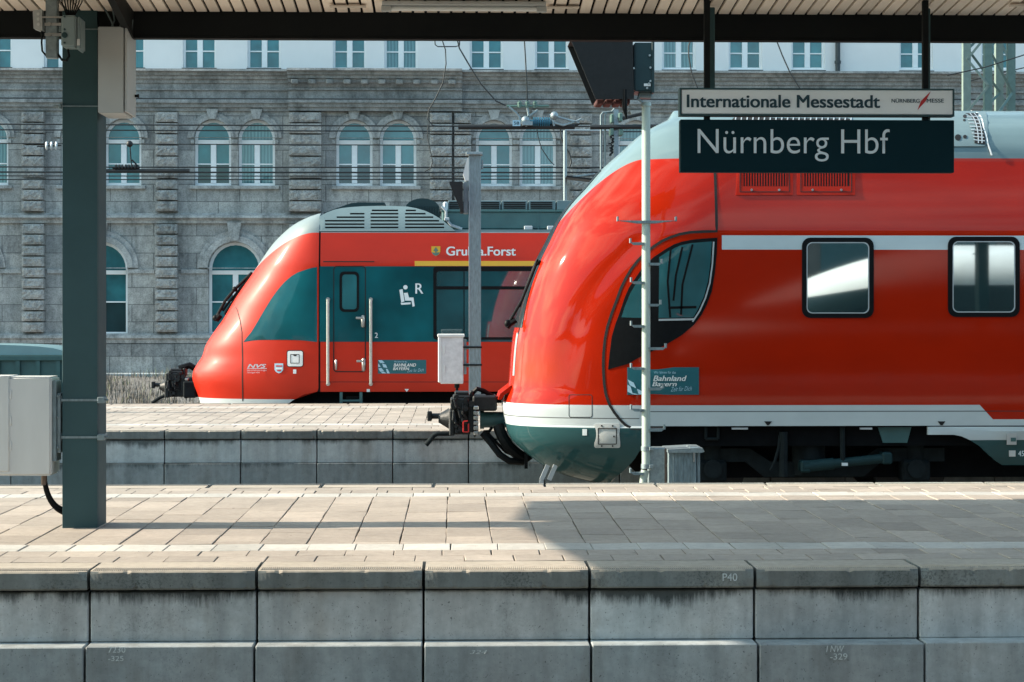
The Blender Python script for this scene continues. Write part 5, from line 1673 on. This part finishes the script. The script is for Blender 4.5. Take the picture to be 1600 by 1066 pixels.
for o in mid_o: window(o, 222.5, 257, .22, ['plain', 'half', 'half', 'curt', 'curt'])
for o in gnd_o: window(o, 426, 472, .22, ['plain', 'half', 'dark'])
for c, o in zip(tops, top_o): window(o, None, 81, .20, ['plain', 'plain', 'curt'], .08)
# arch surrounds, keystones and sills
for ci, c in enumerate(mid):
    e_ = .003 * (ci % 2)
    o, i = arch(c, 39, 178, 222, 16), arch(c, 29, 187.5, 222, 16)
    g = G(); g.ring(o[2:] + o[:0], i[2:], BD - .07 - e_, BD + .02)
    for p in (o, ): pass
    o2, i2 = arch(c, 33, 183.5, 222, 16), arch(c, 28.6, 188, 222, 16)
    g.ring(o2[2:], i2[2:], BD - .11, BD + .02)
    a, b = BY(c - 9, 0), BY(c + 9, 0)
    g.prism([(BY(c - 5, 0).x, zz(188)), (BY(c + 5, 0).x, zz(188)), (BY(c + 9.5, 0).x, zz(173)), (BY(c - 9.5, 0).x, zz(173))], BD - .20, BD)
    # impost band and jamb strips
    for s in (-1, 1):
        x0, x1 = sorted((BY(c + s * 29, 0).x, BY(c + s * 34.2, 0).x))
        g.box(x0, x1, BD - .09, BD + .02, zz(226), zz(220), .01)
    g.build('arch_surround', M['mould'], bl)
for c in gnd:
    o, i = arch(c, 58, 361, 425, 20), arch(c, 42, 377.5, 425, 20)
    g = G(); g.ring(o[2:], i[2:], BD - .08, BD + .02)
    o, i = arch(c, 50, 369, 425, 20), arch(c, 41.5, 378.5, 425, 20)
    g.ring(o[2:], i[2:], BD - .16, BD + .02)
    g.prism([(BY(c - 6.5, 0).x, zz(377)), (BY(c + 6.5, 0).x, zz(377)), (BY(c + 11, 0).x, zz(349)), (BY(c - 11, 0).x, zz(349))], BD - .28, BD)
    for s in (-1, 1):
        x0, x1 = sorted((BY(c + s * 42, 0).x, BY(c + s * 84, 0).x))
        g.box(x0, x1, BD - .08, BD + .02, zz(428), zz(421.5), .01)
    g.build('arch_surround', M['mould'], bl)
for c in bays:
    g = G(); a, b = BY(c - 70, 0).x, BY(c + 70, 0).x
    g.box(a, b, BD - .16, BD + .25, zz(297), zz(291.4), .02)
    g.build('sill', M['mould'], bl)
for c in tops:
    g = G(); a, b = BY(c - 27, 0).x, BY(c + 27, 0).x
    g.box(a, b, BD - .08, BD + .3, zz(112), zz(108.3)); g.build('sill', M['sill'], bl)
# pilasters of rough-cut blocks
rp_ = random.Random(9)
def pilaster(c, hw, extra=0.0):
    g = G()
    for (y0, y1, n) in ((178, 333, 9), (351, 520, 10)):
        h = (y1 - y0) / n
        for k in range(n):
            ya, yb = y0 + k * h + .8, y0 + (k + 1) * h - 1.5
            e = rp_.uniform(-.8, .8)
            d = .34 + rp_.uniform(-.03, .04) + extra
            x0, x1 = BY(c - hw + e * .3, 0).x, BY(c + hw + e * .3, 0).x
            bm = g.bm
            nx, nz_ = 8, 4
            za, zb = zz(yb), zz(ya)
            grid = [[bm.verts.new((x0 + (x1 - x0) * i / nx, BD - d - (rp_.uniform(.02, .08) if 0 < i < nx and 0 < j < nz_ else 0), za + (zb - za) * j / nz_)) for i in range(nx + 1)] for j in range(nz_ + 1)]
            for j in range(nz_):
                for i in range(nx): bm.faces.new((grid[j][i], grid[j][i + 1], grid[j + 1][i + 1], grid[j + 1][i]))
            rim = [grid[0][i] for i in range(nx + 1)] + [grid[j][nx] for j in range(1, nz_ + 1)] + [grid[nz_][i] for i in range(nx - 1, -1, -1)] + [grid[j][0] for j in range(nz_ - 1, 0, -1)]
            back = [bm.verts.new((v.co.x, BD + .02, v.co.z)) for v in rim]
            for k2 in range(len(rim)): bm.faces.new((rim[k2], back[k2], back[(k2 + 1) % len(rim)], rim[(k2 + 1) % len(rim)]))
        g.box(BY(c - hw + 2, 0).x, BY(c + hw - 2, 0).x, BD - .05 - extra, BD + .01, zz(y1), zz(y0))
    return g.build('pilaster', M['rust'], bl)
for k, c in enumerate(pil):
    if abs(c - 481) < 30: pilaster(c - 3, 25, .10)
    elif abs(c - 701) < 30: pilaster(c - 12, 17, .10); pilaster(c + 22, 13)
    else: pilaster(c, 17)
# cornices and string courses
def course(name, prof, x0=BX0, x1=BX1, m='mould'):
    g = G(); g.extr_x([(BD - d, zz(y)) for (d, y) in prof] + [(BD + .01, zz(prof[-1][1])), (BD + .01, zz(prof[0][1]))][:2], x0, x1)
    return g.build(name, M[m], bl)
main = [(.80, 113.6), (.82, 117), (.60, 117.6), (.58, 122), (.44, 122.6), (.42, 127), (.30, 127.6), (.28, 133), (.20, 133.6), (.20, 141), (.26, 141.4), (.26, 144), (.16, 144.6), (.14, 157), (.32, 157.4), (.36, 160), (.36, 164), (.24, 164.6), (.22, 170), (.12, 170.6), (.10, 175.5)]
course('cornice', main, m='sootstone')
course('cornice', [(d + .32, y + .01) for d, y in main[:9]] + [(d + .22, y) for d, y in main[9:]], BY(452, 0).x, BY(722, 0).x, 'sootstone')
g = G()
for k in range(10):
    c = BY(463 + k * 27, 0).x
    g.box(c - .13, c + .13, BD - .84, BD - .5, zz(136), zz(129), .03)
g.build_each('dentil', M['sootstone'], bl)
course('string_course', [(.12, 334.5), (.22, 337), (.34, 338.5), (.36, 342), (.26, 343.5), (.18, 346), (.16, 350)], m='mould')
course('impost_band', [(.06, 220), (.08, 221), (.08, 225), (.05, 226)], BX0, BX0 + .1)
course('base_course', [(.14, 521), (.26, 524), (.28, 528), (.18, 531), (.16, 536)], m='mould')
course('plinth', [(.10, 536.5), (.14, 538), (.14, 620)], m='stone')
g = G(); x = BY(1308, 0).x; g.cyl((x, BD - .12, zz(112)), (x, BD - .12, zz(-330)), .09, n=10)
for y in (58, 96): g.cyl((x, BD - .12, zz(y) - .05), (x, BD - .12, zz(y) + .05), .12, n=10)
g.build('downpipe', M['sill'], bl, 40)

# low wall and road in front of the building, weedy bank
g = G(); zk = P(0, 583, 64).z
g.box(-45, 60, 64, 70, GZ, zk - .25); structure(g.build('road', mat('concrete_road', (.30, .29, .28), .9, var=.2, sc=.8)))
kw = G(); kw.box(-45, 60, 63.7, 64, GZ, zk, .03); o = kw.build('kerb_wall', M['far_wall'])
tag(o, 'low pale concrete kerb wall along the foot of the stone building', 'wall')
g = G()
nx, ny = 120, 20
rb = random.Random(12)
grid = []
for j in range(ny + 1):
    row = []
    for i in range(nx + 1):
        x = -45 + 105 * i / nx; y = 50 + 13.6 * j / ny
        t = j / ny
        z = GZ + .02 + (zk - .12 - GZ) * (t * t * (3 - 2 * t)) + rb.uniform(-.05, .05) * (t > .05)
        row.append(g.bm.verts.new((x, y, z)))
    grid.append(row)
for a, b in zip(grid, grid[1:]):
    for i in range(nx): g.bm.faces.new((a[i], a[i + 1], b[i + 1], b[i]))
structure(g.build('gravel_bank', mat('gravel_bank', (.17, .16, .15), .95, var=.6, sc=9, bump=1, bsc=14), None, 60))
# dry stalks, too many to count
verts, faces, mi = [], [], []
def stalk(b, h, lean, ang, wd, m):
    d = Vector((math.cos(ang), math.sin(ang), 0)); s = Vector((math.cos(ang + 1.57), math.sin(ang + 1.57), 0)) * wd
    i = len(verts); tip = b + d * lean + Vector((0, 0, h)); m_ = b + d * lean * .35 + Vector((0, 0, h * .55))
    verts.extend([b - s, b + s, m_ - s * .8, m_ + s * .8, tip]); faces.extend([(i, i + 1, i + 3, i + 2), (i + 2, i + 3, i + 4)]); mi.extend([m, m])
for k in range(15000):
    y = rb.uniform(50.5, 63.6); x = rb.uniform(-17.0, -1.0)
    t = (y - 50) / 13.6
    z = GZ + (zk - .14 - GZ) * (t * t * (3 - 2 * t))
    cl = math.sin(x * 1.9 + y * .7) + math.sin(x * 4.7 - y * 1.3) + rb.uniform(-1, 1)
    if cl < -.7: continue
    stalk(Vector((x, y, z)), rb.uniform(.06, .34) * (1 + .25 * cl), rb.uniform(-.12, .22), rb.uniform(0, 6.28), rb.uniform(.005, .013), 0 if rb.random() < .90 else 1)
me = bpy.data.meshes.new('dry_weeds'); me.from_pydata([tuple(v) for v in verts], [], faces)
me.materials.append(mat('dry_stalk', (.15, .135, .115), .9, var=.5, sc=3)); me.materials.append(mat('weed_leaf', (.12, .15, .05), .8, var=.4, sc=3))
me.polygons.foreach_set('material_index', mi)
o = bpy.data.objects.new('dry_weeds', me); S.collection.objects.link(o); tag(o, 'dry weeds and stalks on the gravel bank', None, None, 'stuff')

# green freight container at the picture edge
CD = 46.4
fc = thing('freight_container', 'dark teal ribbed freight container with a rounded pale lid behind the steel column', 'container', (P(0, 0, CD).x, CD + 1, GZ))
xa, xb = P(-170, 0, CD).x, P(101, 0, CD).x
z1 = P(0, 557, CD).z
g = G(); g.box(xa, xb, CD, CD + 2.2, GZ + .2, z1, .02)
for k in range(9):
    x = xa + .15 + (xb - xa - .3) * k / 8
    g.box(x - .05, x + .05, CD - .06, CD + .02, GZ + .25, z1 - .08)
g.box(xa - .04, xb + .04, CD - .08, CD + 2.28, z1 - .10, z1 + .02, .01)
g.build('body', mat('container_paint', (.028, .085, .085), .5, var=.25, sc=4), fc)
g = G(); pr = []
for k in range(13):
    a = math.pi * k / 12; pr.append((xa + (xb - xa) / 2 - math.cos(a) * (xb - xa) / 2, z1 + .03 + math.sin(a) ** .6 * .25))
g.prism(pr, CD + .02, CD + 2.2); g.build('lid', mat('container_lid', (.16, .27, .29), .45, var=.15, sc=2), fc, 40)
g = G()
for x in (xa + .3, xb - .3): g.box(x - .1, x + .1, CD + .2, CD + 2, GZ, GZ + .2)
g.build_each('foot', M['iron'], fc)

# ------------------------------------------------------------------ overhead line
def arm(name, label, px0, px1, py, d, ins, r=.045):
    a = thing(name, label, 'overhead line', P((px0 + px1) / 2, py, d))
    g = G(); g.cyl(P(px0, py, d), P(px1, py - .3, d), r, n=12); g.build('tube', M['wire'], a, 40)
    return a
A1 = arm('registration_tube', 'black horizontal registration tube with insulator cluster crossing the window beside the steel column', 100, 296, 267.5, 46.5, None, .05)
g = G()
for k in range(7): x = 180 + k * 5; g.cyl(P(x, 262, 46.5), P(x + 2.6, 262, 46.5), .075, n=12)
g.tube([P(176, 262.5, 46.5), P(218, 262, 46.5)], .035, 8)
g.tube([P(206, 262, 46.5), P(204.5, 248, 46.5), P(203, 227, 46.5)], .016, 6); g.ball(P(202.5, 225, 46.5), .08)
g.tube([P(218, 263, 46.5), P(212, 256, 46.5), P(206, 250, 46.5)], .02, 6)
g.build('insulator', M['iron'], A1, 40)
A2 = arm('registration_tube', 'black registration tube with blue ribbed insulator before the arched windows near the signal hood', 716, 898, 198.5, 40.5, None, .055)
g = G()
for k in range(8): x = 833 + k * 3.4; g.cyl(P(x, 191, 40.5), P(x + 2, 191, 40.5), .105, n=14)
g.cyl(P(828, 191, 40.5), P(864, 191, 40.5), .05, n=10); g.build('insulator', M['insul'], A2, 35)
g = G()
for x in (812, 824, 836): 
    for k in range(3): g.cyl(P(x, 160 + k * 2.6, 40.5), P(x, 161.8 + k * 2.6, 40.5), .055, n=10)
    g.cyl(P(x, 158, 40.5), P(x, 169, 40.5), .03, n=8)
g.cyl(P(792, 166, 40.5), P(858, 166, 40.5), .03, n=8)
g.build('green_insulator', M['insulg'], A2, 35)
g = G()
for q in ([(824, 169), (826, 180), (822, 198)], [(815, 190), (826, 182), (840, 172)], [(811, 185), (818, 195), (828, 190)], [(862, 183), (866, 197)], [(858, 180), (868, 182), (905, 192)], [(795, 167), (806, 176), (815, 188)], [(866, 192), (880, 196), (900, 190), (908, 186)]):
    g.tube([P(*p, 40.4) for p in q], .022, 6)
g.box(P(816, 0, 40.4).x, P(832, 0, 40.4).x, 40.3, 40.45, P(0, 194, 40.4).z, P(0, 188, 40.4).z)
g.ball(P(866, 181, 40.4), .09); g.ball(P(821, 188, 40.4), .09)
g.build('fitting', M['galv'], A2, 40)
g = G(); a, b = P(801, 197, 40.3), P(813, 188, 40.3); g.box(a.x, b.x, 40.3, 40.31, a.z, b.z); pl = g.build('number_plate', M['palediamond'], A2)
txt('plate_number', '58', (803, 190, 811, 195), 40.295, M['letterdark'], pl, .01)
g = G(); g.cyl(P(890, 198.4, 40.5), P(905, 194, 40.5), .055, .02, 10); g.build('tube_end', M['wire'], A2, 40)
i3 = thing('insulator_string', 'short string of three pale insulators on a wire just beside the steel column', 'insulator', P(80, 228, 46.5))
g = G()
for x in (73, 80.5, 88): g.ball(P(x, 228, 46.5), .07, sc=(.5, 1, 1.6))
g.build_each('insulator_disc', M['silver'], i3, 40)
g = G(); g.cyl(P(58, 229, 46.5), P(96, 227.5, 46.5), .018, n=8); g.build('rod', M['wire'], i3, 40)
# mast behind the nose of the front train with its switch gear
km = thing('catenary_mast', 'pale steel catenary mast with switch gear behind the nose of the front train', 'mast', (P(961.5, 0, 40.6).x, 40.6, GZ))
g = G(); xa, xb = P(959, 0, 40.6).x, P(966.5, 0, 40.6).x
for y in (40.6, 40.8): g.box(xa, xb, y, y + .012, GZ, P(0, 168, 40.6).z)
g.box((xa + xb) / 2 - .01, (xa + xb) / 2 + .01, 40.613, 40.799, GZ, P(0, 168, 40.6).z)
g.build('shaft', M['galv'], km)
g = pbox(954, 178, 959, 192, 40.5, .3, .02); pbox(966.5, 176, 973, 190, 40.5, .3, .02, g); pbox(967, 202, 974, 212, 40.5, .3, .02, g); pbox(953, 200, 959, 212, 40.5, .3, .02, g); g.build('switch_gear', M['insulg'], km)
g = G(); rk = random.Random(6)
for k in range(20):
    a = P(952 + rk.uniform(0, 7), 212 + k * 1.6, 40.45); g.box(a.x - rk.uniform(.01, .035), a.x + rk.uniform(.01, .035), 40.42, 40.5, a.z - .016, a.z + .016)
g.build('fitting', M['iron'], km)
g = G()
for x in (939, 945.5): g.tube([P(x, 265, 40.7), P(x, 180, 40.7), P(x + 3, 176, 40.7), P(x + 16, 175, 40.7)], .02, 6)
g.tube([P(955, 176, 40.7), P(960, 170, 40.7)], .02, 6); g.build('conduit', M['galv_dull'], km, 40)
g = G(); g.tube([P(966, 187, 40.55), P(985, 182, 40.55), P(1010, 176, 40.55)], .04, 6); g.tube([P(922, 199, 40.55), P(1030, 198, 40.55)], .05, 8); g.build('cross_tube', M['wire'], km, 40)
bs = thing('cable_stand', 'thin pale steel stand with a dark service platform left of the catenary mast', 'stand', (P(883, 0, 42).x, 42, GZ))
g = G(); g.cyl((P(883, 0, 42).x, 42, GZ), P(883, 204, 42), .04, n=10); g.cyl(P(883, 204, 42), P(958, 205, 42), .035, n=8); g.tube([P(884, 278, 42), P(930, 272, 42)], .02, 6); g.build('tube_frame', M['galv'], bs, 40)
g = G()
v = [P(*q, 42) for q in ((883, 279), (926, 284), (926, 281), (884, 276.5))]
g.prism([(p.x, p.z) for p in v], 41.6, 42.3); g.build('service_platform', M['iron'], bs)

def wire(label, pts, d, r=.017, grp=None, d1=None):
    g = G(); q = []
    n = len(pts)
    for i, p in enumerate(pts): q.append(P(*p, d if d1 is None else d + (d1 - d) * i / (n - 1)))
    g.tube(q, r, 6)
    o = g.build('overhead_wire', M['wire'], None, 40)
    return tag(o, label, 'wire', grp)
def span(y0, y1, sag=1.5, x0=-200, x1=1800):
    return [(x0 + (x1 - x0) * k / 24, y0 + (y1 - y0) * k / 24 + sag * (1 - (2 * k / 24 - 1) ** 2)) for k in range(25)]
for (lab, y0, y1, d, r) in (
        ('thin overhead wire passing just under the main cornice of the stone building', 152.5, 155, 52, .018),
        ('overhead wire across the heads of the arched middle windows, upper of the close pair', 193, 199, 46.5, .018),
        ('overhead wire across the heads of the arched middle windows, lower of the close pair', 202, 206, 46.5, .016),
        ('overhead wire level with the white transom bars of the middle windows', 223, 229, 52, .014),
        ('overhead wire crossing the middle windows just above the black registration tube', 260.5, 260, 46.5, .016),
        ('overhead contact wire crossing the lower panes of the middle windows', 268.5, 268, 46.5, .020),
        ('overhead wire below the black registration tube, upper of the lowest two', 274.5, 273, 52, .015),
        ('lowest overhead wire, crossing the foot of the arched middle windows', 280.5, 277, 52, .015)):
    wire(lab, span(y0, y1), d, r)
wire('slack black cable hanging from the canopy beam across the projecting cornice', [(714, 60), (718, 76), (735, 105), (752, 132), (775, 158), (790, 165)], 40.5, .015)
wire('long looping cable falling past the rough pilaster to the wires', [(690, 60), (696, 78), (697, 100), (692, 130), (680, 155), (670, 172), (668, 186), (676, 196), (690, 198)], 40.4, .012)
wire('thin cable drooping beside the double pilaster below the wires', [(669, 196), (668, 214), (672, 234), (676, 254), (672, 264), (664, 268)], 40.45, .010)
wire('short loop of wire under the canopy beam at the slack cables', [(679, 58), (680, 70), (684, 73), (712, 73), (718, 71), (718.5, 58)], 40.5, .012)
wire('thin vertical dropper wire hanging to the green insulators', [(819, 58), (821, 90), (823, 130), (824, 160)], 40.5, .014)
wire('thin curved wire hanging beside the signal housing against white plaster', [(1080, 60), (1076, 72), (1076, 88), (1081, 115), (1090, 138)], 40, .014)
wire('dark wire slanting down to the top of the white sign board', [(1212, 60), (1222, 86), (1235, 115), (1252, 142)], 40, .014)
wire('pale wire running up through the lattice mast', [(1480, 118), (1540, 105), (1600, 86), (1700, 60)], 38, .012)
wire('thin dark wire slanting behind the lattice mast', [(1500, 131), (1560, 115), (1640, 97)], 48, .014)
wire('thin cable looping before the blue insulator down past the arched window', [(838, 197), (841, 215), (846, 232), (858, 250), (866, 258)], 40.4, .010)
wire('thin cable hanging below the registration tube end past the pilaster', [(875, 197), (877, 215), (881, 226), (890, 240), (893, 254), (890, 261)], 42.2, .016)

# lattice mast
LD = 45
lm = thing('lattice_mast', 'tall green lattice steel mast rising beyond the front train', 'mast', (P(1546, 0, LD).x, LD + .5, GZ))
ztop = P(0, -60, LD).z; zbt = GZ
legs = [(P(1519, 0, LD).x - .12, LD), (P(1546, 0, LD).x - .02, LD), (P(1562, 0, LD + 1).x, LD + 1), (P(1581, 0, LD + 1).x, LD + 1)]
for i, (x, y) in enumerate(legs):
    g = G(); g.box(x - .09, x + .09, y, y + .014, zbt, ztop); g.box(x - .09, x - .075, y + .0145, y + .15, zbt, ztop)
    g.build('leg', M['latt'] if i in (1, 3) else M['lattpale'], lm)
g = G()
def brace(p, q, y, h, flip):
    z = zbt + .4; k = flip
    while z < ztop - h:
        a, b = (p, q) if k % 2 else (q, p)
        g.bar((a, y, z), (b, y, z + h), .055, .012, up=(0, 1, 0)); z += h; k += 1
brace(legs[0][0], legs[1][0], LD - .012, .62, 0)
g.build('front_bracing', M['lattpale'], lm)
g = G(); brace(legs[2][0], legs[3][0], LD + 1.02, .62, 1)
g.build('rear_bracing', M['lattpale'], lm)
g = G()
z = zbt + .6; k = 0
while z < ztop - 1:
    for (a, b) in ((0, 2), (1, 3)):
        A, B = (legs[a], legs[b]) if k % 2 else (legs[b], legs[a])
        g.bar((A[0] + .02, A[1] + .02, z), (B[0] + .02, B[1] + .02, z + .9), .06, .012, up=(0, 1, 0))
    z += .9; k += 1
g.build('side_bracing', M['latt'], lm)
